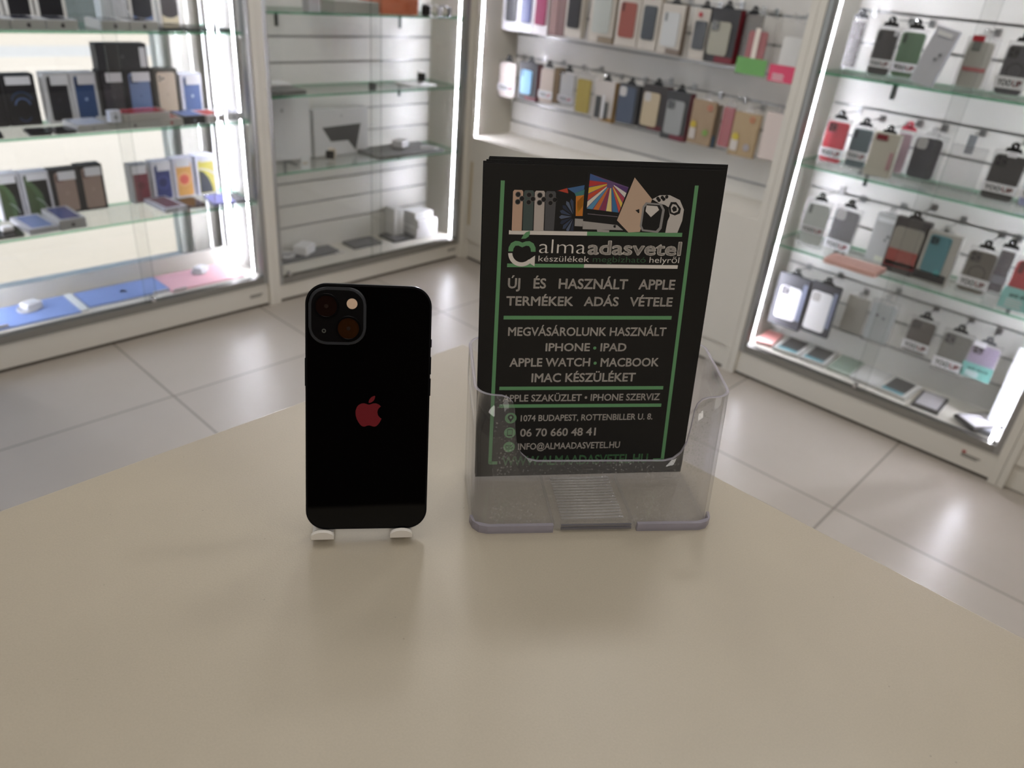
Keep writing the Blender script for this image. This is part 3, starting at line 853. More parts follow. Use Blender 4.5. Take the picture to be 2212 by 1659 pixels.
def print_art(b, kind, w, h, y, cols):
    """cover pictures on upright phone cartons, on the front face (x centred, z from 0)"""
    y1, y2, y3 = y - .0003, y - .0006, y - .0009
    if kind == 'back':
        b.flat(rr(w * .74, h * .88, w * .1, 4, w * .02, h * .49), y1, cm(cols[0], .3))
        b.flat(rr(w * .30, h * .17, w * .07, 3, -w * .17, h * .80), y2, cm(cols[1], .3))
        for dx, dz in ((-.235, .835), (-.235, .765), (-.105, .80)): b.ring(w * dx, h * dz, 0, w * .05, y3, cm((24, 24, 28)), seg=8)
        apple(b, w * .02, h * .47, h * .075, y2, cm(cols[2]))
    elif kind == 'arcs':
        b.ring(0, h * .47, w * .30, w * .335, y1, cm(cols[0]), math.radians(10), math.radians(170), 18)
        b.ring(0, h * .40, w * .205, w * .25, y1, cm(cols[1]), math.radians(5), math.radians(175), 18)
        b.ring(0, h * .20, w * .17, w * .20, y1, cm(cols[0]), math.radians(200), math.radians(340), 14)
    elif kind == 'blob':
        b.flat(rr(w * .76, h * .86, w * .1, 4, w * .02, h * .47), y1, cm(cols[0], .3))
        for k, r in enumerate((.33, .25, .17)):
            b.ring(w * .0, h * .46, 0, w * r, y2 - .0001 * k, cm(cols[1 + k], .3), seg=20)
    elif kind == 'leaf':
        b.flat(rr(w * .80, h * .92, w * .08, 4, 0, h * .48), y1, cm((24, 26, 24), .3))
        pts = [(-.36, .04), (-.05, .02), (.12, .10), (.20, .30), (.14, .52), (.0, .68), (-.2, .82), (-.38, .90)]
        b.flat([(p[0] * w, p[1] * h) for p in pts], y2, cm(cols[0], .3))
        b.flat([(p[0] * w * .6 - w * .13, p[1] * h * .86) for p in pts], y3, cm(cols[1], .3))
        b.ring(-w * .42, h * .10, w * .66, w * .70, y3, cm((150, 156, 154)), math.radians(8), math.radians(62), 14)
    elif kind == 'grad':
        b.flat(rr(w * .76, h * .92, w * .1, 4, 0, h * .48), y1, cm(cols[0], .3))
        b.flat([(-w * .36, h * .06), (w * .36, h * .06), (w * .36, h * .24), (w * .2, h * .19), (0, h * .17), (-w * .2, h * .19), (-w * .36, h * .24)], y2, cm(cols[1], .3))
    elif kind == 'two':
        b.flat(rr(w * .78, h * .84, w * .08, 4, w * .03, h * .45), y1, cm(cols[0], .3))
        b.flat([(-w * .34, h * .05), (w * .3, h * .05), (w * .26, h * .2), (w * .12, h * .42), (-w * .1, h * .58), (-w * .34, h * .64)], y2, cm(cols[1], .3))
        b.ring(-w * .36, h * .05, h * .60, h * .64, y3, cm((190, 190, 190)), math.radians(14), math.radians(88), 14)

def phone_box(lab, y, bl, br, tl, z, carton, kind, cols, sticker=None, d=.05, grp='upright phone boxes', side=None):
    loc, w, h, rz, _ = frameA(y, bl, br, tl, z)
    t = thing('phone_box', lab, 'phone box', loc, rz, grp)
    MB().box(-w / 2, 0, 0, w / 2, d, h, cm(carton) if not isinstance(carton, bpy.types.Material) else carton, .0015).build('carton', t)
    b = MB(); print_art(b, kind, w, h, 0, cols); b.build('cover_picture', t)
    if sticker:
        x0, z0, x1, z1 = sticker
        MB().box(x0 * w, -.0022, z0 * h, x1 * w, -.0010, z1 * h, LABELW).build('sticker', t)
    return t
ST1 = (-.22, .76, .42, .95)

def flat_box(lab, p0, p1, z, h, depth, body, top=None, emblem=None, grp='flat phone boxes', name='phone_box', cat='phone box', inset=.14):
    """a carton lying flat; front bottom corners p0,p1; top may show a phone-shaped picture"""
    a, c2 = atZ(p0, z), atZ(p1, z)
    d = c2 - a; w = math.hypot(d.x, d.y); rz = math.atan2(d.y, d.x)
    rz = max(-.06, min(.06, rz))
    t = thing(name, lab, cat, ((a.x + c2.x) / 2, max((a.y + c2.y) / 2, 2.858 + abs(rz) * w / 2), z), rz, grp)
    MB().box(-w / 2, 0, 0, w / 2, depth, h, cm(body), .0015).build('carton', t)
    if top:
        b = MB()
        q = rr(w * (1 - 2 * inset), depth * .84, .006, 4, 0, depth * .5)
        vs = [b.bm.verts.new((x, yy, h + .0004)) for x, yy in q]; b.faces([b.bm.faces.new(vs)], cm(top, .12))
        b.build('cover_picture', t)
    if emblem:
        b = MB(); apple(b, 0, h * .5, min(h * .55, .016), -.0004, cm(emblem)); b.build('emblem', t)
    return t

def flat_phone(lab, p0, p1, z, depth, body, top, th=.008, rz=None, grp='loose phones on the shelves'):
    a, c2 = atZ(p0, z), atZ(p1, z)
    d = c2 - a; w = math.hypot(d.x, d.y)
    r_ = math.atan2(d.y, d.x) if rz is None else rz
    t = thing('smartphone', lab, 'phone', ((a.x + c2.x) / 2, max((a.y + c2.y) / 2, 2.858 + abs(r_) * w / 2), z), r_, grp)
    def plate(z0, z1, k, m):
        b = MB(); q = rr(w - k, depth - k, w * .14, 5, 0, depth / 2)
        lo = [b.bm.verts.new((x, yy, z0)) for x, yy in q]; hi = [b.bm.verts.new((x, yy, z1)) for x, yy in q]
        n = len(q)
        b.faces([b.bm.faces.new(hi), b.bm.faces.new(lo[::-1])] + [b.bm.faces.new((lo[i], lo[(i + 1) % n], hi[(i + 1) % n], hi[i])) for i in range(n)], m)
        return b
    plate(0, th, 0, cm(body, .3)).build('body', t)
    plate(th, th + .0004, .006, cm(top, .08)).build('screen', t)
    return t

def slab(name, lab, cat, p0, p1, z, depth, th, body, top=None, rz=None, bev=.003, emblem=None, grp=None, rough=.35):
    """tablets and laptops lying on a board"""
    a, c2 = atZ(p0, z), atZ(p1, z)
    d = c2 - a; w = math.hypot(d.x, d.y)
    r_ = math.atan2(d.y, d.x) if rz is None else rz
    yy_ = (a.y + c2.y) / 2
    xx_ = (a.x + c2.x) / 2
    if p0[0] < 1100 and name != 'stylus': depth = min(depth, 3.078 - max(yy_, 2.858)); xx_ = max(xx_, X1 + .0285 + w / 2) if p0[0] > 570 else min(xx_, 1.508 - w / 2)
    if p0[0] < 1100: yy_ = max(yy_, 2.858 + abs(r_) * w / 2)
    t = thing(name, lab, cat, (xx_, yy_, z), r_, grp)
    MB().box(-w / 2, 0, 0, w / 2, depth, th, cm(body, rough), min(bev, th * .45)).build('body', t)
    if emblem:
        b = MB()
        for P in (APPLE, LEAF):
            vs = [b.bm.verts.new(((p[0] - 12) / 24 * .034, depth / 2 - (p[1] - 12) / 24 * .034, th + .0003)) for p in P]
            b.faces([b.bm.faces.new(vs)], cm(emblem))
        b.build('emblem', t)
    if top:
        q = rr(w - .012, depth - .012, .006, 3, 0, depth / 2)
        b = MB(); vs = [b.bm.verts.new((x, yy, th + .0003)) for x, yy in q]; b.faces([b.bm.faces.new(vs)], cm(top, rough)); b.build('lid', t)
    return t

def charger(lab, at, z, rz=0.3, coil=True, s=1.0, grp='white power adapters'):
    p = atZ(at, z)
    t = thing('power_adapter', lab, 'charger', (p.x, p.y, z), rz, grp)
    WP = mat('white_charger_plastic', (238, 238, 240), .25)
    MB().box(-.030 * s, -.018 * s, 0.001, .030 * s, .030 * s, .030 * s, WP, .005, 3).build('adapter', t)
    if coil:
        b = MB()
        for k, r in enumerate((.036, .040, .038)):
            b.tube([(-.012 * s + r * s * math.cos(a * PI / 12), .006 + r * s * .8 * math.sin(a * PI / 12), .003 + .004 * k) for a in range(25)], .0022 * s, WP, 6)
        b.build('cable', t)
    return t
def card_tag(lab, at, z, w, h, rz=0.0, m=None, lean=0.0, grp='price tags'):
    p = atZ(at, z)
    t = thing('price_tag', lab, 'price tag', (p.x, p.y, z), rz, grp)
    b = MB(); b.box(-w / 2, 0, 0, w / 2, .0025, h, m or LABELW, .0006); b.box(-w * .36, -.0006, h * .35, w * .3, 0, h * .6, STK)
    b.build('card', t, rot=(lean, 0, 0))
    return t

def hook(key, wx, wy, wz, length):
    """metal prong from the slat panel, a part of its cabinet (world coordinates)"""
    c, M_ = CABS[key]
    b = MB(); xb = XC + BACK
    b.tube([(xb, wy, wz), (xb - length, wy, wz), (xb - length - .006, wy, wz + .006)], .0022, CHROME, 6)
    b.box(xb - .004, wy - .010, wz - .014, xb, wy + .010, wz + .010, ALU)
    b.bm.transform(M_.inverted())
    return b.build('hook', c)

YOO = lambda b, x0, x1, z0, cap, y: (b.text('YOO', x0, x0 + (x1 - x0) * .58, z0, cap, y, INK, .035), b.text('UP', x0 + (x1 - x0) * .62, x1, z0, cap, y, REDINK, .035))
HANG = mat('black_hang_tab', (28, 30, 30), .4)
def pack(key, lab, bl, br, tl, x=2.875, d=.022, body='clear', case=None, cas=(.06, .05, .06, .08), cam='square', band=None, bandz=(.14, .30), btext='yooup',
         hang='black', z=None, roll=0.0, side=None, stickers=(), grp='hanging phone cases', name='case_pack', cat='phone case', card=None, dohook=True):
    """a hanging pack: clear blister or carton shell, a phone case inside, label band, hang tab"""
    loc, w, h, rz, lat = frameC(x, bl, br, tl, z)
    lev = max([q for q in ((.1305, .5685, .8695, 1.1775) if key == 'C' else (.642,)) if q < loc.z + h * .5])
    if z is None and loc.z < lev + .002:         # packs hang clear of the shelf below them
        for k in range(40):
            x -= .004
            loc, w, h, rz, lat = frameC(x, bl, br, tl, None)
            if loc.z >= lev + .002 or x < 2.80: break
        if loc.z < lev + .002: h -= lev + .002 - loc.z; loc.z = lev + .002
    if key == 'B': loc.y = min(loc.y, 2.790 - w / 2)
    if key == 'C': loc.y = min(loc.y, 1.157 - w / 2)
    M_ = Matrix.Translation(loc) @ Matrix.Rotation(rz, 4, 'Z') @ Matrix.Rotation(roll, 4, 'Y')
    t = thing(name, lab, cat, matrix=M_, group=grp)
    if body == 'clear':
        MB().box(-w / 2, 0, 0, w / 2, d, h, PLASTIC, .003).build('blister', t)
    else:
        b = MB(); b.box(-w / 2, .0, 0, w / 2, d, h, cm(body), .0015)
        if side:
            b.box(w / 2 - .0004, .001, .001, w / 2 + .0006, d, h - .001, cm(side)).box(-w * .1, -.0006, .002, w / 2, .0, h * .12, cm(side))
        b.build('carton', t)
    if card:
        MB().box(-w * .46, d * .75, h * .02, w * .46, d * .8, h * .98, cm(card)).build('backing_card', t)
    if case is not None:
        l, r_, bo, to = cas
        cw, ch = w * (1 - l - r_), h * (1 - bo - to)
        cx, cz = (w * (l - r_)) / 2, h * bo + ch / 2
        y0 = .003 if body == 'clear' else -.0045
        q = MB(); q.prism(rr(cw, ch, cw * .13, 5, cx, cz), y0, y0 + (.009 if body == 'clear' else .0044), cm(case, .3), .0012)
        q = q.build('phone_case', t)
        dk = tuple(int(v * .62) for v in (case if isinstance(case, tuple) else (case,) * 3))
        if cam:
            b = MB(); ux, uz = cx - cw * .24, cz + ch * .36
            if cam == 'square':
                b.prism(rr(cw * .40, cw * .42, cw * .10, 4, ux, uz), y0 - .0016, y0 + .0002, cm(dk, .3))
                for dx, dz in ((-.09, .09), (-.09, -.09), (.09, 0)): b.ring(ux + dx * cw, uz + dz * cw, 0, cw * .065, y0 - .0018, cm((40, 40, 44), .1), seg=10)
            elif cam == 'hole':
                b.prism(rr(cw * .40, cw * .44, cw * .12, 4, ux, uz), y0 - .0006, y0 + .0002, cm((170, 168, 166)))
            elif cam == 'slot':
                b.prism(rr(cw * .16, cw * .42, cw * .07, 4, cx - cw * .33, uz), y0 - .0006, y0 + .0002, cm(dk))
            elif cam == 'ring':
                b.ring(cx, cz - ch * .02, cw * .27, cw * .32, y0 - .0004, cm(dk), seg=22)
                b.prism(rr(cw * .40, cw * .42, cw * .10, 4, ux, uz), y0 - .0016, y0 + .0002, cm(dk, .3))
                for dx, dz in ((-.09, .09), (-.09, -.09), (.09, 0)): b.ring(ux + dx * cw, uz + dz * cw, 0, cw * .065, y0 - .0018, cm((40, 40, 44), .1), seg=10)
            b.build('camera_cutout', q)
    yb = -.0012 if body == 'clear' else -.0060
    if band:
        b = MB(); b.box(-w / 2 - .0006, yb, bandz[0] * h, w / 2 + .0006, yb + .0009, bandz[1] * h, cm(band) if band != 'w' else LABELW)
        q = b.build('label_band', t)
        bh = (bandz[1] - bandz[0]) * h
        b = MB()
        if btext == 'yooup': YOO(b, -w * .40, w * .40, (bandz[0] * h) + bh * .24, bh * .50, yb - .0004)
        elif btext == 'anti': b.text('anti shock', -w * .30, w * .38, bandz[0] * h + bh * .58, bh * .20, yb - .0004, INK, .02)
        if btext in ('anti', 'lines'):
            for k in range(4): b.box(-w * .34, yb - .0005, bandz[0] * h + bh * (.10 + .11 * k), w * (.12 - .05 * (k % 2)), yb, bandz[0] * h + bh * (.15 + .11 * k), LABELW)
        if btext: b.build('lettering', q)
        else: b.bm.free()
    if hang:
        b = MB(); hm = HANG if hang == 'black' else (PLASTIC if hang == 'clear' else cm(hang))
        hh = min(.026, h * .16)
        hr = hh * .36
        b.prism([(-.026, h - .002), (.026, h - .002), (.020, h + hh * .40), (.009, h + hh * .62 - hr * .6), (-.009, h + hh * .62 - hr * .6), (-.020, h + hh * .40)], d * .4, d * .4 + .0016, hm)
        b.ring(0, h + hh * .62, .0036, .0036 + hr, d * .4, hm, seg=14, thick=.0016)
        b.build('hang_tab', t)
        if dohook:
            p = M_ @ Vector((0, d * .4, h + hh * .62 + .0012))
            hook(key, p.x, p.y, p.z, max(.03, XC + BACK - p.x + .012))
    for i, s in enumerate(stickers):
        b = MB()
        if s[0] == 'disc': b.prism([(s[1] * w + s[3] * w * math.cos(2 * PI * k / 16), s[2] * h + s[3] * w * math.sin(2 * PI * k / 16)) for k in range(16)], yb - .0006, yb + .0004, cm(s[4]))
        elif s[0] == 'ring': b.ring(s[1] * w, s[2] * h, s[3] * w * .6, s[3] * w, yb - .0006, cm(s[4]), seg=14, thick=.0008)
        else: b.box(s[1] * w, yb - .0006, s[2] * h, s[3] * w, yb + .0004, s[4] * h, cm(s[5]))
        b.build('sticker', t)
    return t

# ============================================================ GOODS: window cabinet (cartons and loose phones)
Z1, Z2, Z3, ZB = 1.1003, .7823, .4593, .1302
WC = (206, 204, 200); KB = (20, 20, 22)
for lab, bl, br, tl in (('white phone box with dark purple picture, at the left frame edge of the top shelf', (-62, 31), (8, 32), (-75, -60)),
                        ('white phone box with dark purple picture, second from the left on the top shelf', (14, 32), (75, 33), (4, -62)),
                        ('white phone box with dark purple picture, third from the left on the top shelf', (80, 33), (146, 34), (72, -64))):
    phone_box(lab, 3.03, bl, br, tl, Z1, WC, 'grad', ((26, 26, 30), (22, 22, 26), (0, 0, 0)), grp='upright phone boxes on the top shelf')
phone_box('clear plastic box with gold stripe and round yellow sticker on the top shelf', 3.0, (221, 40), (279, 41), (212, -45), Z1, (190, 196, 198), 'two', ((204, 206, 206), (196, 200, 200)), grp='upright phone boxes on the top shelf')
phone_box('white phone box with black to blue picture, right of the gold striped box', 3.0, (282, 42), (338, 44), (272, -48), Z1, WC, 'grad', ((24, 26, 34), (96, 118, 160), (0, 0, 0)), grp='upright phone boxes on the top shelf')
phone_box('white phone box with dark to cream picture, last in the top shelf row', 3.03, (346, 50), (393, 52), (338, -48), Z1, WC, 'grad', ((60, 56, 58), (196, 186, 158), (0, 0, 0)), grp='upright phone boxes on the top shelf')
for lab, p0, p1 in (('flat open phone box on the top shelf, at the left frame edge', (-55, 67), (34, 67)), ('flat open phone box on the top shelf, second from the left', (35, 67), (109, 67)),
                    ('flat open phone box on the top shelf, third from the left beside the gap', (110, 67), (177, 67)), ('flat phone box on the top shelf below the gold striped box', (224, 67), (283, 67)),
                    ('flat phone box on the top shelf below the black to blue box', (284, 67), (344, 67))):
    flat_box(lab, p0, p1, Z1, .030, .125, (150, 150, 146), (40, 42, 54), (30, 30, 32), grp='flat phone boxes on the top shelf')
MB_b = thing('plastic_bag', 'crumpled clear plastic pouch leaning at the end of the purple boxes', 'pouch', (1.165, 2.985, Z1), .1)
b = MB(); b.prism([(-.035, 0), (.03, 0), (.036, .09), (.02, .17), (-.03, .16)], -.01, .012, PLASTIC, .004); b.build('pouch', MB_b)
flat_phone('dark phone lying on the top shelf in front of the cream box', (352, 66), (398, 66), Z1, .14, (30, 31, 34), (24, 25, 30))
flat_phone('dark phone lying on the top shelf near the corner light strip', (405, 67), (452, 67), Z1, .14, (34, 35, 38), (36, 38, 42))
flat_phone('dark phone lying last on the top shelf against the side panel', (458, 68), (500, 68), Z1, .12, (40, 41, 44), (30, 30, 34))

# second shelf
G2 = 'upright phone boxes on the second shelf'
arc = ((46, 66, 96), (70, 92, 128))
phone_box('black phone box with blue arcs, at the left frame edge of the second shelf', 3.03, (-48, 276), (23, 273), (-66, 160), Z2, KB, 'arcs', arc, (-.45, .80, .40, .96), grp=G2)
phone_box('black phone box with blue arcs and white sticker, second on the second shelf', 3.03, (25, 273), (94, 270), (9, 161), Z2, KB, 'arcs', arc, (-.40, .80, .36, .96), grp=G2)
phone_box('white phone box with black phone picture on the second shelf', 3.03, (110, 268), (166, 264), (89, 158), Z2, (176, 176, 176), 'back', ((34, 34, 38), (40, 40, 44), (52, 52, 56)), ST1, grp=G2)
phone_box('white phone box with dark blue phone picture on the second shelf', 3.03, (167, 264), (222, 261), (152, 157), Z2, (176, 176, 178), 'back', ((44, 66, 102), (36, 52, 82), (150, 166, 196)), ST1, grp=G2)
phone_box('black phone box with charcoal phone picture under the sideways black box', 3.03, (228, 262), (281, 260), (216, 152), Z2, KB, 'back', ((58, 56, 60), (40, 40, 44), (80, 78, 82)), ST1, grp=G2)
phone_box('black phone box with light blue phone picture on the second shelf', 3.03, (282, 260), (340, 256), (272, 151), Z2, KB, 'back', ((98, 116, 150), (70, 84, 112), (84, 100, 134)), ST1, grp=G2)
phone_box('black phone box with pale gold phone picture on the second shelf', 3.03, (342, 256), (394, 252), (329, 149), Z2, (60, 58, 50), 'back', ((182, 168, 150), (190, 178, 160), (168, 154, 136)), None, grp=G2)
phone_box('white phone box with mid blue phone picture, last on the second shelf', 3.03, (397, 252), (443, 249), (388, 160), Z2, (196, 198, 206), 'back', ((80, 100, 140), (64, 84, 124), (196, 206, 226)), (-.22, .74, .42, .95), grp=G2)
loc, w, h, rz, _ = frameA(3.03, (213, 151), (322, 148), (203, 97))
t = thing('phone_box', 'black phone box lying on its side across the tops of the dark boxes', 'phone box', (loc.x, 3.03, Z2 + .1655), 0, G2)
zt = max(atY((228, 152), 3.03).z, atY((282, 151), 3.03).z, atY((342, 149), 3.03).z)
t.location.z = atY((272, 151), 3.03).z + .0005
MB().box(-w / 2, 0, 0, w / 2, .05, .088, cm((38, 38, 40)), .0015).build('carton', t)
MB().box(w * .34, -.0016, .008, w * .46, 0, .075, LABELW).build('sticker', t)
b = MB(); apple(b, 0, .045, .012, -.0005, cm((84, 84, 86))); b.build('emblem', t)
flat_phone('black phone lying on the second shelf at the left frame edge', (-34, 303), (12, 301), Z2, .10, (26, 26, 30), (18, 19, 24))
flat_phone('black phone lying on the second shelf below the black box', (68, 297), (119, 294), Z2, .09, (26, 26, 30), (18, 19, 24))
flat_phone('black phone lying on the second shelf beside the white flat box', (126, 293), (172, 289), Z2, .09, (26, 26, 30), (22, 23, 28))
flat_box('wide flat white box lying in front of the dark blue phone box', (172, 288), (236, 281), Z2, .024, .12, (150, 150, 148), (176, 182, 196), (132, 132, 130), inset=.04)
flat_box('flat white box at the bottom of the stack with the red-topped box', (238, 282), (349, 275), Z2, .024, .13, (152, 152, 148), None, (70, 68, 66))
flat_box('flat white box with a red emblem next to the black open box', (350, 275), (400, 272), Z2, .026, .13, (156, 154, 150), (150, 60, 66), (140, 64, 66))
t = flat_box('flat white box with red top resting on the stack of the second shelf', (270, 266), (372, 258), Z2 + .0245, .026, .10, (150, 148, 144), (150, 46, 58), None, inset=.05)
t.location.z = Z2 + .0246
t = flat_box('small pale box standing at the left end of the red-topped box', (244, 268), (268, 266), Z2 + .0245, .040, .03, (190, 194, 204), None, (120, 124, 132))
t.location.z = Z2 + .0246
flat_box('black phone box with light blue phone on its lid, lying flat', (401, 271), (446, 267), Z2, .030, .12, (28, 28, 30), (104, 120, 160), (96, 98, 110), inset=.06)
flat_box('flat white box with red lid beside the corner light strip', (448, 266), (486, 262), Z2, .026, .12, (176, 172, 172), (170, 80, 76), (120, 110, 108), inset=.08)
flat_box('flat white box with grey lid against the side panel of the second shelf', (490, 262), (523, 258), Z2, .028, .11, (206, 206, 214), (96, 100, 104), (150, 152, 160), inset=.1)

# third shelf
G3 = 'upright phone boxes on the third shelf'
phone_box('white phone box with green picture, at the left frame edge of the third shelf', 3.045, (8, 477), (60, 470), (-8, 378), Z3, (176, 176, 180), 'leaf', ((74, 94, 66), (62, 76, 48)), (-.36, .80, .34, .95), grp=G3)
phone_box('white phone box with green picture, second on the third shelf', 3.045, (63, 470), (122, 461), (48, 374), Z3, (176, 176, 180), 'leaf', ((74, 94, 66), (62, 76, 48)), (-.30, .82, .42, .95), grp=G3)
rose = ((134, 116, 106), (118, 92, 84), (148, 130, 118))
phone_box('black phone box with rose gold phone picture beside the green ones', 3.045, (124, 461), (181, 452), (110, 368), Z3, (26, 25, 24), 'back', rose, ST1, grp=G3)
phone_box('black phone box with rose gold phone picture, right one beside the gap', 3.045, (182, 452), (235, 446), (172, 358), Z3, (26, 25, 24), 'back', rose, ST1, grp=G3)
phone_box('grey-white phone box with dark red phone picture on the third shelf', 3.045, (291, 438), (331, 432), (277, 358), Z3, (140, 140, 140), 'blob', ((106, 52, 60), (112, 54, 62), (98, 48, 54), (88, 44, 48)), (-.40, .76, .34, .97), grp=G3)
phone_box('white phone box with navy blue phone picture on the third shelf', 3.045, (336, 432), (378, 425), (325, 351), Z3, (184, 184, 188), 'blob', ((52, 60, 104), (62, 72, 122), (50, 58, 100), (40, 46, 84)), (-.22, .76, .42, .96), grp=G3)
phone_box('white phone box with orange phone picture on the third shelf', 3.045, (381, 425), (424, 418), (368, 344), Z3, (186, 186, 194), 'blob', ((196, 150, 86), (206, 166, 116), (200, 110, 80), (190, 88, 76)), (-.34, .78, .34, .97), grp=G3)
phone_box('white phone box with yellow and black phone picture, last on the third shelf', 3.045, (428, 418), (470, 412), (417, 338), Z3, (194, 196, 208), 'two', ((190, 180, 86), (62, 66, 68)), (-.22, .84, .42, .96), grp=G3)
flat_phone('dark phone lying on the third shelf at the left frame edge under an adapter', (-8, 521), (58, 512), Z3, .11, (44, 43, 42), (34, 33, 33))
charger('small white adapter lying on the dark phone at the left edge', (16, 500), Z3 + .009, .1, False, .62)
flat_box('low flat open box with a pale blue phone screen on the third shelf', (69, 511), (132, 500), Z3, .020, .17, (146, 146, 150), (104, 116, 150), None)
flat_box('taller flat open box with a blue phone screen and black emblem on the third shelf', (133, 500), (190, 491), Z3, .036, .17, (136, 136, 136), (62, 70, 106), (26, 26, 28))
flat_box('flat white open box with an orange phone screen on the third shelf', (360, 462), (404, 453), Z3, .018, .17, (166, 166, 174), (110, 80, 82), (110, 108, 110))
flat_phone('dark brown phone lying on the third shelf next to the open white box', (410, 451), (448, 445), Z3, .12, (58, 40, 36), (52, 36, 34))
flat_phone('violet blue phone lying on the third shelf below the yellow box', (462, 445), (511, 440), Z3, .13, (128, 130, 176), (134, 136, 190))
flat_phone('dark phone lying last on the third shelf by the side panel', (513, 440), (538, 437), Z3, .12, (50, 50, 56), (60, 60, 66))

# bottom board
BL = (124, 146, 196)
slab('tablet', 'blue tablet under a coiled charger at the left of the bottom board', 'tablet', (-60, 731), (176, 674), ZB, .235, .007, BL, BL, rz=0, grp='tablets on the bottom board')
slab('tablet', 'blue tablet with a dark emblem in the middle of the bottom board', 'tablet', (197, 669), (367, 625), ZB, .205, .007, BL, BL, rz=0, emblem=(66, 72, 92), grp='tablets on the bottom board')
slab('tablet', 'pink tablet under a charger at the right of the bottom board', 'tablet', (372, 633), (528, 598), ZB, .215, .007, (208, 164, 172), (208, 164, 172), rz=0, grp='tablets on the bottom board')
charger('white charger with coiled cable on the left blue tablet', (72, 668), ZB + .0075, .35, True, 1.0)
charger('white charger with coiled cable on the pink tablet', (437, 588), ZB + .0075, .5, True, .9)
slab('stylus_box', 'narrow white box lying between the two blue tablets', 'box', (177, 676), (193, 671), ZB, .20, .010, (206, 216, 240), None, rz=0, bev=.002)
card_tag('white price tag lying before the left blue tablet', (2, 709), ZB + .0078, .05, .010)
card_tag('white price tag on the front of the middle blue tablet', (348, 631), ZB + .0078, .06, .008)
card_tag('white price tag on the front of the pink tablet', (390, 627), ZB + .0078, .055, .010)

# ============================================================ GOODS: corner cabinet (tablets, laptops, watches)
S1, S2, S3, S4 = 1.1743, .8683, .5633, .1052
flat_box('grey-white box lying on the top shelf of the corner cabinet', (752, 33), (848, 36), S1, .045, .16, (150, 150, 144), None, None, grp='boxes in the corner cabinet', name='carton_box', cat='box')
t = flat_box('small pale box on the top shelf beside the long grey-white box', (688, 30), (714, 31), S1, .050, .05, (170, 170, 174), None, None, grp='boxes in the corner cabinet', name='carton_box', cat='box')
t = flat_box('bright orange box on the top shelf of the corner cabinet', (850, 36), (932, 38), S1, .070, .15, (186, 104, 70), None, None, grp='boxes in the corner cabinet', name='carton_box', cat='box')
def watch(lab, at, z, rz, strap, s=1.0, case=(24, 24, 26)):
    p = atZ(at, z)
    t = thing('smart_watch', lab, 'watch', (p.x, p.y, z), rz, 'smart watches in the corner cabinet')
    b = MB(); R_ = .026 * s
    b.box(-.019 * s, -R_ - .005, R_ * .35, .019 * s, -R_ + .005, R_ * 1.75, cm(case, .15), .003); b.build('case', t)
    b = MB()
    n = 18
    for k in range(n):
        a0, a1 = 2 * PI * k / n, 2 * PI * (k + 1) / n
        q = [(R_ * math.cos(a), R_ * (1.02 + math.sin(a))) for a in (a0, a1)]
        o = [(R_ * .9 * math.cos(a), R_ * (1.02 + .9 * math.sin(a))) for a in (a0, a1)]
        vs = []
        for x in (-.011 * s, .011 * s):
            vs.append([b.bm.verts.new((x, yy, zz)) for yy, zz in (q[0], q[1], o[1], o[0])])
        A_, B_ = vs
        b.faces([b.bm.faces.new(A_[::-1]), b.bm.faces.new(B_)] + [b.bm.faces.new((A_[i], A_[(i + 1) % 4], B_[(i + 1) % 4], B_[i])) for i in range(4)], cm(strap))
    b.build('strap', t)
    return t
watch('black watch at the right end of the orange box on the top shelf', (918, 37), S1, -.6, (30, 30, 30))
watch('white-strapped watch on the top shelf near the light strip', (938, 39), S1, .6, (206, 206, 210), case=(190, 190, 196))
watch('dark blue watch last on the top shelf of the corner cabinet', (958, 40), S1, .6, (44, 48, 76))
slab('laptop', 'silver-edged grey laptop at the left end of the second shelf', 'laptop', (580, 217), (678, 212), S2, .215, .016, (86, 86, 84), None, rz=0, grp='laptops in the corner cabinet')
slab('laptop_box', 'white box lying on the back of the grey laptop', 'box', (612, 203), (694, 205), S2 + .0165, .09, .012, (206, 206, 204), None, rz=0).location.y = 2.965
watch('black watch standing on a white pad on the second shelf', (908, 178), S2 + .0065, -.5, (180, 178, 174))
slab('charging_pad', 'flat white pad under the black watch on the second shelf', 'pad', (886, 188), (945, 186), S2, .14, .006, (196, 196, 194), None, rz=0)
b = thing('cube_speaker', 'tiny black cube on the second shelf in the middle of the corner cabinet', 'speaker', atZ((808, 196), S2), 0)
MB().box(-.013, 0, 0, .013, .022, .030, cm((34, 38, 40)), .002).build('body', b)
b = None
t = flat_box('large white computer box standing at the left of the third shelf', (586, 351), (673, 341), S3, .262, .055, (196, 196, 196), None, None, grp='boxes in the corner cabinet', name='computer_box', cat='box')
b = MB(); apple(b, -.035, .215, .020, -.0005, cm((150, 150, 150))); b.build('emblem', t)
t = flat_box('white box with a picture of a folded dark tablet on the third shelf', (683, 341), (792, 326), S3, .205, .05, (186, 186, 186), None, None, grp='boxes in the corner cabinet', name='tablet_box', cat='box')
t.rotation_euler = (0, 0, 0)
b = MB()
b.flat([(-.105, .128), (-.060, .062), (.035, .062), (.078, .012), (.108, .134)][::-1], -.0006, cm((52, 52, 52)))
b.flat([(-.005, .17), (.005, .17), (.005, .178), (-.005, .178)], -.0006, cm((150, 150, 150)))
b.build('cover_picture', t)
watch('black watch with a beige strap before the white tablet box', (717, 345), S3, -.9, (176, 164, 144))
slab('laptop', 'dark grey laptop at the right end of the third shelf', 'laptop', (812, 343), (972, 332), S3, .20, .014, (96, 96, 96), None, rz=0, grp='laptops in the corner cabinet')
charger('white charger lying on the third-shelf laptop', (868, 318), S3 + .0145, .4, False, 1.2)
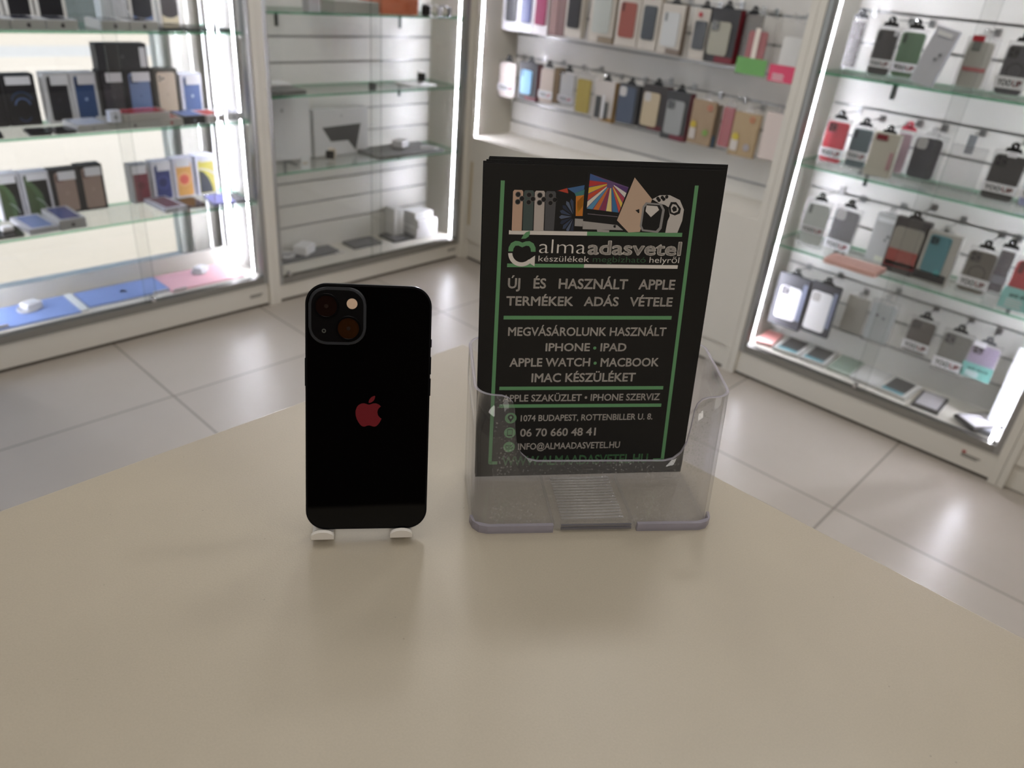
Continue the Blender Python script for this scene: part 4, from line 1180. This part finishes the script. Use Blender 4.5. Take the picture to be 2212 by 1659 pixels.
slab('stylus', 'white stylus lying at the right end of the third-shelf laptop', 'stylus', (930, 327), (968, 330), S3 + .0145, .012, .010, (220, 220, 224), None)
card_tag('pale price tag standing at the front of the third shelf', (661, 367), S3, .042, .060, m=cm((190, 194, 194)))
slab('laptop', 'dark grey laptop under the coiled cable and charger, left on the bottom board', 'laptop', (602, 573), (736, 547), S4, .20, .014, (92, 92, 94), None, rz=0, grp='laptops in the corner cabinet')
slab('laptop', 'dark grey laptop in the middle of the corner cabinet bottom board', 'laptop', (768, 541), (824, 526), S4, .19, .014, (88, 88, 90), None, rz=0, grp='laptops in the corner cabinet')
slab('laptop', 'dark grey laptop before the white box stack on the bottom board', 'laptop', (852, 526), (914, 512), S4, .16, .014, (86, 86, 88), None, rz=0, grp='laptops in the corner cabinet')
charger('large white charger on the left bottom laptop of the corner cabinet', (662, 547), S4 + .0145, .5, False, 1.5)
p = atZ((613, 552), S4 + .0145)
t = thing('coiled_cable', 'coil of white cable on the left bottom laptop by the panel', 'cable', (1.79, p.y - .02, S4 + .0145), 0)
b = MB()
for k in range(3): b.tube([(.034 * math.cos(a * PI / 10), .028 * math.sin(a * PI / 10), .003 + .005 * k) for a in range(21)], .0026, mat('white_charger_plastic', (238, 238, 240), .25), 6)
b.build('coil', t)
card_tag('white price tag before the left bottom laptop of the corner cabinet', (734, 549), S4 + .0005, .05, .012)
WB = (212, 212, 218)
for lab, x, y, z, w, d_, h in (('tall white box at the left of the white stack on the bottom board', 2.42, 3.01, S4, .03, .075, .155), ('second tall white box of the white stack', 2.455, 3.01, S4, .034, .075, .150),
                             ('bottom box of the white stack beside the light strip', 2.565, 2.935, S4, .14, .13, .055), ('middle box of the white stack beside the light strip', 2.57, 2.935, S4 + .0555, .13, .12, .042),
                             ('top box of the white stack beside the light strip', 2.56, 2.955, S4 + .098, .12, .10, .034)):
    t = thing('carton_box', lab, 'box', (x, y, z), 0, 'white boxes stacked in the corner cabinet')
    MB().box(-w / 2, 0, 0, w / 2, d_, h, cm(WB), .0015).build('carton', t)

# ============================================================ GOODS: open unit, two rows of hanging cases
GU, GL_ = 'upper row of the open slat wall', 'lower row of the open slat wall'
CW = (176, 170, 160)
def up(*a, **k): return pack('B', *a, grp=GU, **k)
def lo(*a, **k): return pack('B', *a, grp=GL_, **k)
WBX = dict(cas=(.2, .2, .17, .12), d=.03)
up('white window box with a dark grey case, leftmost in the upper row', (1080, 63), (1117, 68), (1086, -55), body=(206, 206, 212), case=(72, 72, 74), cam=None, **WBX)
up('white window box with a navy blue case in the upper row', (1119, 68), (1148, 72), (1126, -54), body=(200, 200, 204), case=(58, 66, 108), cam=None, cas=(.14, .14, .17, .1), d=.03)
up('white window box with a raspberry case in the upper row', (1149, 72), (1180, 77), (1156, -50), body=(200, 196, 198), case=(128, 54, 82), cam=None, cas=(.14, .14, .17, .1), d=.03)
up('brownish carton seen edge-on between the raspberry and black cases', (1184, 75), (1200, 77), (1194, -48), body=(122, 96, 92), d=.05, dohook=False, hang=None)
up('mauve carton seen edge-on left of the black case box', (1201, 77), (1216, 79), (1210, -46), body=(108, 84, 80), d=.05, dohook=False, hang=None)
up('beige window box with a black case in the upper row', (1217, 78), (1253, 83), (1226, -42), body=CW, case=(48, 48, 50), cam='slot', cas=(.14, .14, .17, .1), d=.03)
up('beige window box with a clear case in the upper row', (1268, 89), (1320, 97), (1278, -40), body=CW, case=(160, 164, 158), cam='slot', cas=(.14, .16, .17, .08), d=.03, side=(120, 108, 92))
up('beige window box with a coral red case', (1325, 97), (1372, 104), (1336, -36), body=CW, case=(132, 74, 66), cam='slot', cas=(.14, .16, .15, .28), d=.03)
up('beige window box with a glossy black case beside the coral one', (1374, 104), (1413, 112), (1384, -30), body=CW, case=(60, 64, 68), cam=None, cas=(.16, .16, .17, .28), d=.03, stickers=[('disc', .05, .86, .1, (176, 100, 112))])
up('beige window box with a silvery clear case in the upper row', (1416, 113), (1464, 122), (1427, 5), body=CW, case=(176, 178, 176), cam='slot', cas=(.14, .16, .16, .16), d=.03, side=(110, 98, 88))
up('beige window box with a red dot and a black case', (1484, 125), (1520, 132), (1497, 15), body=CW, case=(54, 56, 58), cam=None, cas=(.14, .16, .2, .24), d=.03, stickers=[('disc', -.12, .88, .12, (156, 50, 54))])
up('black and dark red box with a golden clear case in the upper row', (1516, 130), (1578, 141), (1540, 15), body=(44, 42, 42), case=(140, 138, 122), cam='square', cas=(.10, .22, .14, .24), d=.035, side=(104, 28, 38))
up('dark brown case pack hanging half hidden behind the red case', (1583, 138), (1625, 142), (1592, 28), x=2.91, body=(62, 50, 50), d=.02, hang='black')
up('clear pack with a dark red case and a bright green band', (1586, 160), (1650, 168), (1612, 32), case=(140, 40, 48), cam=None, cas=(.2, .2, .2, .25), band=(98, 150, 82), bandz=(.02, .30), btext=None, hang='clear', stickers=[('rect', -.08, .3, .08, .8, (226, 200, 190))])
up('clear pack with a white case and a pink band', (1657, 172), (1712, 184), (1680, 40), case=(216, 220, 206), cam=None, cas=(.25, .08, .2, .25), band=(196, 66, 98), bandz=(.0, .28), btext='lines', hang='clear')
lo('white labelled pack with a pale case, leftmost in the lower row', (1072, 209), (1108, 214), (1080, 130), case=(208, 198, 192), cam=None, band='w', bandz=(.18, .38), hang='black', cas=(.04, .04, .04, .06))
lo('black and red box with a sky blue case', (1117, 213), (1156, 220), (1124, 133), body=(48, 46, 48), case=(132, 176, 226), cam='slot', cas=(.12, .28, .16, .2), d=.04, side=(92, 40, 46))
lo('white labelled pack with a beige case beside the sky blue one', (1161, 222), (1190, 228), (1169, 142), case=(186, 172, 160), cam=None, band='w', bandz=(.16, .36), hang='black', cas=(.04, .04, .04, .06), d=.03)
lo('brown carton hanging edge-on left of the transparent labelled pack', (1191, 222), (1203, 224), (1199, 146), body=(84, 66, 36), d=.04, hang=None, dohook=False)
lo('transparent labelled pack with a colourless case', (1203, 226), (1235, 232), (1213, 152), case=(168, 168, 168), cam='hole', band=(176, 174, 178), bandz=(.12, .30), hang='black')
lo('clear pack with a mustard yellow case', (1236, 246), (1272, 252), (1243, 156), case=(154, 136, 50), cam=None, cas=(.08, .14, .06, .14), hang='clear')
lo('white box with a black and white picture beside the yellow case', (1277, 258), (1318, 266), (1287, 172), body=(176, 170, 164), d=.035, side=(140, 112, 68), stickers=[('rect', -.36, .08, -.08, .62, (60, 62, 62)), ('rect', -.02, .06, .10, .66, (196, 196, 198)), ('rect', .14, .08, .3, .5, (70, 72, 72))], hang='black')
lo('dark slate blue case in a dark box', (1327, 264), (1370, 270), (1336, 180), body=(62, 62, 64), case=(70, 78, 92), cam='hole', cas=(.04, .12, .02, .06), d=.03)
lo('black and dark red box with a gold case', (1376, 276), (1426, 284), (1390, 182), body=(48, 44, 42), case=(164, 150, 124), cam='hole', cas=(.10, .22, .08, .16), d=.05, side=(78, 24, 28))
lo('black and dark red box with a silver grey case', (1424, 296), (1474, 308), (1442, 194), body=(52, 52, 52), case=(128, 130, 128), cam='square', cas=(.12, .16, .12, .18), d=.04, side=(92, 30, 42))
KR = (142, 122, 98)
lo('kraft card pack with red ring, yellow dot and green dot', (1482, 306), (1530, 318), (1500, 212), body=KR, d=.014, hang='clear', stickers=[('ring', .28, .86, .10, (176, 98, 80)), ('disc', -.30, .44, .13, (170, 148, 50)), ('rect', -.42, .12, -.16, .36, (176, 170, 164)), ('disc', .26, .30, .12, (112, 140, 72))])
lo('dark case with a blue lower edge hanging behind, left of the crimson case', (1528, 318), (1541, 319), (1547, 226), x=2.90, body=(110, 100, 88), d=.015, hang=None, dohook=False, stickers=[('rect', -.5, .0, .5, .28, (66, 90, 112))])
lo('clear pack with a crimson case', (1546, 316), (1570, 321), (1562, 226), case=(142, 46, 54), cam=None, cas=(.02, .02, .02, .04), hang='clear')
lo('kraft card pack with orange ring and yellow dot, right of the crimson case', (1570, 330), (1622, 346), (1592, 238), body=(156, 136, 106), d=.02, hang='clear', stickers=[('ring', .24, .88, .10, (180, 112, 84)), ('disc', -.28, .44, .13, (178, 160, 60)), ('rect', -.42, .12, -.14, .36, (184, 178, 172)), ('disc', .22, .24, .12, (150, 146, 150))])
lo('pale pink pack with a small blue label, last in the lower row', (1634, 342), (1688, 352), (1652, 242), body=(198, 186, 180), d=.03, hang='clear', stickers=[('rect', .18, .84, .44, .95, (100, 170, 206))])

# ============================================================ GOODS: right-hand glass cabinet, four rows of cases
def cc(row, *a, **k): return pack('C', *a, grp='%s row of cases in the right glass cabinet' % row, **k)
R1_, R2_, R3_, R4_ = 'top', 'second', 'third', 'bottom'
DK = (74, 72, 74)
cc(R1_, 'dark brown-grey case pack, leftmost in the top row behind the light strip', (1812, 148), (1842, 154), (1836, 34), case=(76, 72, 70), cam=None, cas=(.1, .1, .06, .08))
cc(R1_, 'clear labelled pack with a black case, behind the reflection in the top row', (1866, 165), (1913, 172), (1890, 52), case=(66, 64, 64), cam='slot', band='w', bandz=(.20, .36), stickers=[('rect', .30, .82, .46, .92, (176, 176, 180))])
cc(R1_, 'clear labelled pack with a green and black case in the top row', (1917, 168), (1970, 178), (1940, 56), x=2.885, case=(84, 110, 82), cam='slot', band='w', bandz=(.16, .34))
cc(R1_, 'tilted pale grey carton with embossed lettering leaning out of the top row', (1962, 174), (2010, 189), (2028, 56), x=2.79, body=(176, 177, 182), d=.022, roll=.20, z=1.181, hang=None, dohook=False, stickers=[('disc', .22, .56, .07, (110, 112, 114)), ('disc', .10, .47, .07, (116, 118, 120)), ('rect', -.34, .86, .30, .93, (214, 214, 220))])
cc(R1_, 'clear pack with an off-white case, a red clip and a red stripe', (2054, 188), (2122, 200), (2088, 76), case=(168, 166, 156), cam=None, cas=(.08, .12, .04, .08), hang='clear', stickers=[('rect', -.34, .92, .02, 1.03, (150, 32, 42)), ('rect', -.36, .36, .34, .43, (150, 92, 90)), ('rect', -.28, .74, -.02, .92, (100, 102, 96))])
cc(R1_, 'clear labelled pack with a charcoal case, at the right frame edge of the top row', (2136, 208), (2198, 222), (2184, 84), case=(76, 76, 80), cam='ring', band='w', bandz=(.16, .38))
cc(R2_, 'clear labelled pack with a red case, leftmost in the second row', (1762, 352), (1812, 358), (1788, 254), case=(188, 66, 74), cam='square', band='w', bandz=(.16, .36))
cc(R2_, 'clear labelled pack with a dark teal case in the second row', (1818, 362), (1862, 370), (1842, 268), x=2.89, case=(92, 106, 110), cam='slot', band='w', bandz=(.22, .42))
cc(R2_, 'beige box with a small dark red label in the second row', (1862, 376), (1918, 386), (1890, 284), x=2.85, body=(172, 168, 156), d=.03, hang='black', stickers=[('rect', -.36, .84, .06, .96, (112, 36, 44)), ('rect', .30, .2, .44, .6, (160, 128, 130))])
cc(R2_, 'pink crystal clear pack with a red clip behind the beige box', (1914, 376), (1942, 382), (1942, 278), x=2.88, case=(186, 160, 172), cam=None, hang=(206, 80, 96), d=.04)
cc(R2_, 'clear pack with a charcoal case with a square camera hole in the second row', (1948, 384), (2014, 398), (1990, 288), case=(64, 64, 68), cam='hole', cas=(.06, .12, .06, .08), hang='clear')
cc(R2_, 'empty clear blister pack standing before the bare hook', (2022, 408), (2096, 426), (2062, 310), x=2.86, case=None, hang=None, dohook=False, z=.8695)
cc(R2_, 'clear labelled pack with a matt black triple-lens case in the second row', (2108, 430), (2182, 446), (2152, 322), case=(58, 57, 56), cam='square', band='w', bandz=(.20, .38), stickers=[('rect', -.1, .90, .16, 1.0, (206, 206, 210))])
cc(R2_, 'clear labelled pack with a lilac case cut by the right frame edge', (2190, 446), (2258, 464), (2232, 340), case=(150, 156, 190), cam='square', band='w', bandz=(.22, .40))
hook('C', 2.9, atX((2112, 292), 2.93).y, atX((2112, 288), 2.93).z, .09)
t = thing('price_tag', 'grey plastic price flap hanging on the bare hook', 'price tag', atX((2108, 328), 2.885), -PI / 2)
t.location.z = atX((2112, 288), 2.93).z - .062
t.location.y = atX((2112, 292), 2.93).y
b = MB(); b.box(-.013, 0, 0, .013, .0018, .060, cm((128, 132, 136)), .0006); b.build('flap', t)
cc(R3_, 'clear labelled pack with a transparent case, leftmost in the third row', (1716, 535), (1768, 548), (1745, 428), case=(190, 196, 192), cam='slot', band='w', bandz=(.30, .46), btext='yooup')
cc(R3_, 'clear labelled pack with a dark grey case tilted in the third row', (1776, 532), (1832, 546), (1798, 440), case=(104, 104, 106), cam='hole', band='w', bandz=(.0, .22), roll=.04)
cc(R3_, 'pale grey carton with silver lettering in the third row', (1866, 556), (1916, 572), (1893, 456), body=(172, 174, 174), d=.028, side=(196, 200, 186), hang='clear', stickers=[('disc', .2, .56, .07, (110, 112, 112)), ('rect', -.38, .84, .34, .93, (206, 208, 210)), ('disc', .12, .48, .06, (116, 118, 118))])
cc(R3_, 'dark box fading from grey to red in the third row', (1900, 582), (1972, 600), (1940, 468), body=(66, 62, 62), case=(140, 138, 130), cam=None, cas=(.05, .08, .16, .16), d=.03, stickers=[('rect', -.44, .14, .42, .44, (144, 72, 66)), ('rect', -.46, .12, .44, .22, (128, 48, 54))])
cc(R3_, 'white-edged window box with a teal earphone case', (1963, 604), (2038, 626), (2008, 496), body=(156, 154, 148), case=(80, 122, 130), cam='square', cas=(.18, .24, .22, .06), d=.03, stickers=[('rect', -.46, .06, .44, .22, (44, 44, 46)), ('disc', .16, .24, .10, (80, 140, 144))], hang='white' and (176, 178, 176))
cc(R3_, 'clear labelled pack with an olive grey ring case', (2058, 628), (2122, 646), (2090, 528), case=(94, 90, 82), cam='ring', band='w', bandz=(.16, .38))
cc(R3_, 'dark case pack hanging behind the olive grey ring case', (2124, 630), (2158, 640), (2166, 532), x=2.91, case=(66, 60, 60), cam=None, band=(96, 94, 96), bandz=(.24, .40), btext=None)
cc(R3_, 'red case with a mint green band at the right frame edge', (2152, 662), (2232, 684), (2196, 552), case=(182, 70, 78), cam='slot', band=(140, 190, 188), bandz=(-.02, .40), btext='anti', hang=(206, 206, 214))
slab('carton_box', 'flat salmon pink box lying on the third shelf under the hanging cases', 'box', (1778, 566), (1888, 602), .5683, .10, .018, (176, 140, 130), None, rz=-PI / 2, bev=.002, grp='flat boxes in the right glass cabinet')
cc(R4_, 'black card with a white ring case, leftmost in the bottom row', (1656, 696), (1722, 714), (1690, 590), body=(66, 66, 70), case=(206, 202, 206), cam='ring', cas=(.16, .18, .16, .22), d=.02, stickers=[('rect', .34, .2, .48, .9, (116, 122, 142))])
cc(R4_, 'black card with a plain white case, second in the bottom row', (1726, 712), (1784, 732), (1756, 606), body=(66, 66, 70), case=(212, 212, 220), cam='hole', cas=(.08, .18, .08, .16), d=.02, stickers=[('rect', .34, .2, .48, .9, (116, 122, 142))])
cc(R4_, 'plain grey-beige pouch hanging flat against the panel in the bottom row', (1812, 708), (1856, 726), (1832, 634), x=2.94, body=(152, 148, 140), d=.01, hang='clear')
cc(R4_, 'clear pack with a colourless two-camera case in the bottom row', (1856, 734), (1912, 750), (1882, 644), case=(166, 172, 172), cam=None, hang='clear', stickers=[('disc', -.16, .66, .06, (90, 92, 92)), ('disc', .10, .62, .06, (110, 114, 114))])
cc(R4_, 'clear labelled pack with a dark brown case in the bottom row', (1942, 756), (1998, 776), (1976, 682), case=(76, 70, 66), cam='square', band='w', bandz=(.12, .36))
cc(R4_, 'clear labelled pack with a grey case in a bright frame in the bottom row', (2006, 796), (2070, 816), (2042, 710), x=2.86, case=(104, 104, 98), cam='square', band='w', bandz=(.10, .34))
cc(R4_, 'purple triple-lens case with a mint green band', (2070, 808), (2132, 834), (2110, 734), x=2.86, case=(152, 140, 164), cam='square', band=(112, 164, 158), bandz=(.04, .42), btext='anti', stickers=[('rect', -.42, .88, -.02, 1.02, (206, 206, 214))], hang=(90, 92, 96))
t = cc(R4_, 'white carton with an embossed phone leaning by the right light strip', (2158, 848), (2216, 872), (2186, 748), x=2.85, body=(186, 187, 190), d=.018, hang=None, dohook=False, z=.1305)
GF = 'flat boxes in the right glass cabinet'
def cflat(lab, p0, p1, depth, h, body, tops, z=ZB, dz=0.0):
    a, c2 = atZ(p0, z), atZ(p1, z)
    w = math.hypot((c2 - a).x, (c2 - a).y); rz = math.atan2((c2 - a).y, (c2 - a).x)
    t = thing('case_box', lab, 'phone case box', ((a.x + c2.x) / 2, (a.y + c2.y) / 2, z + dz), rz, GF)
    MB().box(-w / 2, 0, 0, w / 2, depth, h, cm(body), .0015).build('carton', t)
    if tops:
        b = MB()
        for x0, y0, x1, y1, c3 in tops:
            vs = [b.bm.verts.new((x, yy, h + .0004)) for x, yy in ((x0 * w, y0 * depth), (x1 * w, y0 * depth), (x1 * w, y1 * depth), (x0 * w, y1 * depth))]
            b.faces([b.bm.faces.new(vs)], cm(c3, .3))
        b.build('lid_picture', t)
    return t
BT = [(-.36, .22, .36, .92, (64, 63, 61)), (-.38, .06, .36, .22, (92, 132, 140))]
cflat('salmon pink flat box at the left corner of the bottom board', (1630, 740), (1666, 752), .15, .012, (206, 160, 156), [(-.46, .32, .46, .96, (188, 130, 124))])
cflat('white-edged flat box with black and teal lid, next to the pink box', (1668, 755), (1722, 775), .165, .014, (176, 176, 172), BT)
cflat('white-edged flat box with black and teal lid, second from the pink box', (1725, 776), (1780, 796), .165, .014, (172, 172, 168), BT)
cflat('sage green flat box in the middle of the bottom board', (1784, 797), (1834, 816), .165, .012, (150, 160, 150), [(-.44, .1, .44, .96, (122, 136, 124))])
cflat('clear white flat box before the cabinet lock', (1832, 818), (1892, 842), .165, .012, (176, 176, 174), [(-.4, .1, .4, .9, (182, 182, 180))])
cflat('white-edged flat box with dark grey and teal lid, right of the lock', (1890, 842), (1952, 868), .165, .014, (176, 175, 170), BT)
cflat('black-framed flat card box with white window, left of the pair', (1966, 876), (2024, 898), .15, .012, (62, 60, 60), [(-.40, .1, .40, .94, (160, 158, 160))])
cflat('black-framed flat card box with white window, turned askew on its neighbour', (2056, 906), (2098, 938), .14, .012, (54, 52, 52), [(-.42, .08, .42, .92, (190, 188, 192))], dz=.0125)
cflat('dark grey labelled flat case box beside the right light strip', (2102, 930), (2138, 946), .13, .020, (132, 134, 140), [(-.46, .45, .46, .98, (84, 84, 88)), (-.46, .22, .46, .42, (196, 196, 204))])
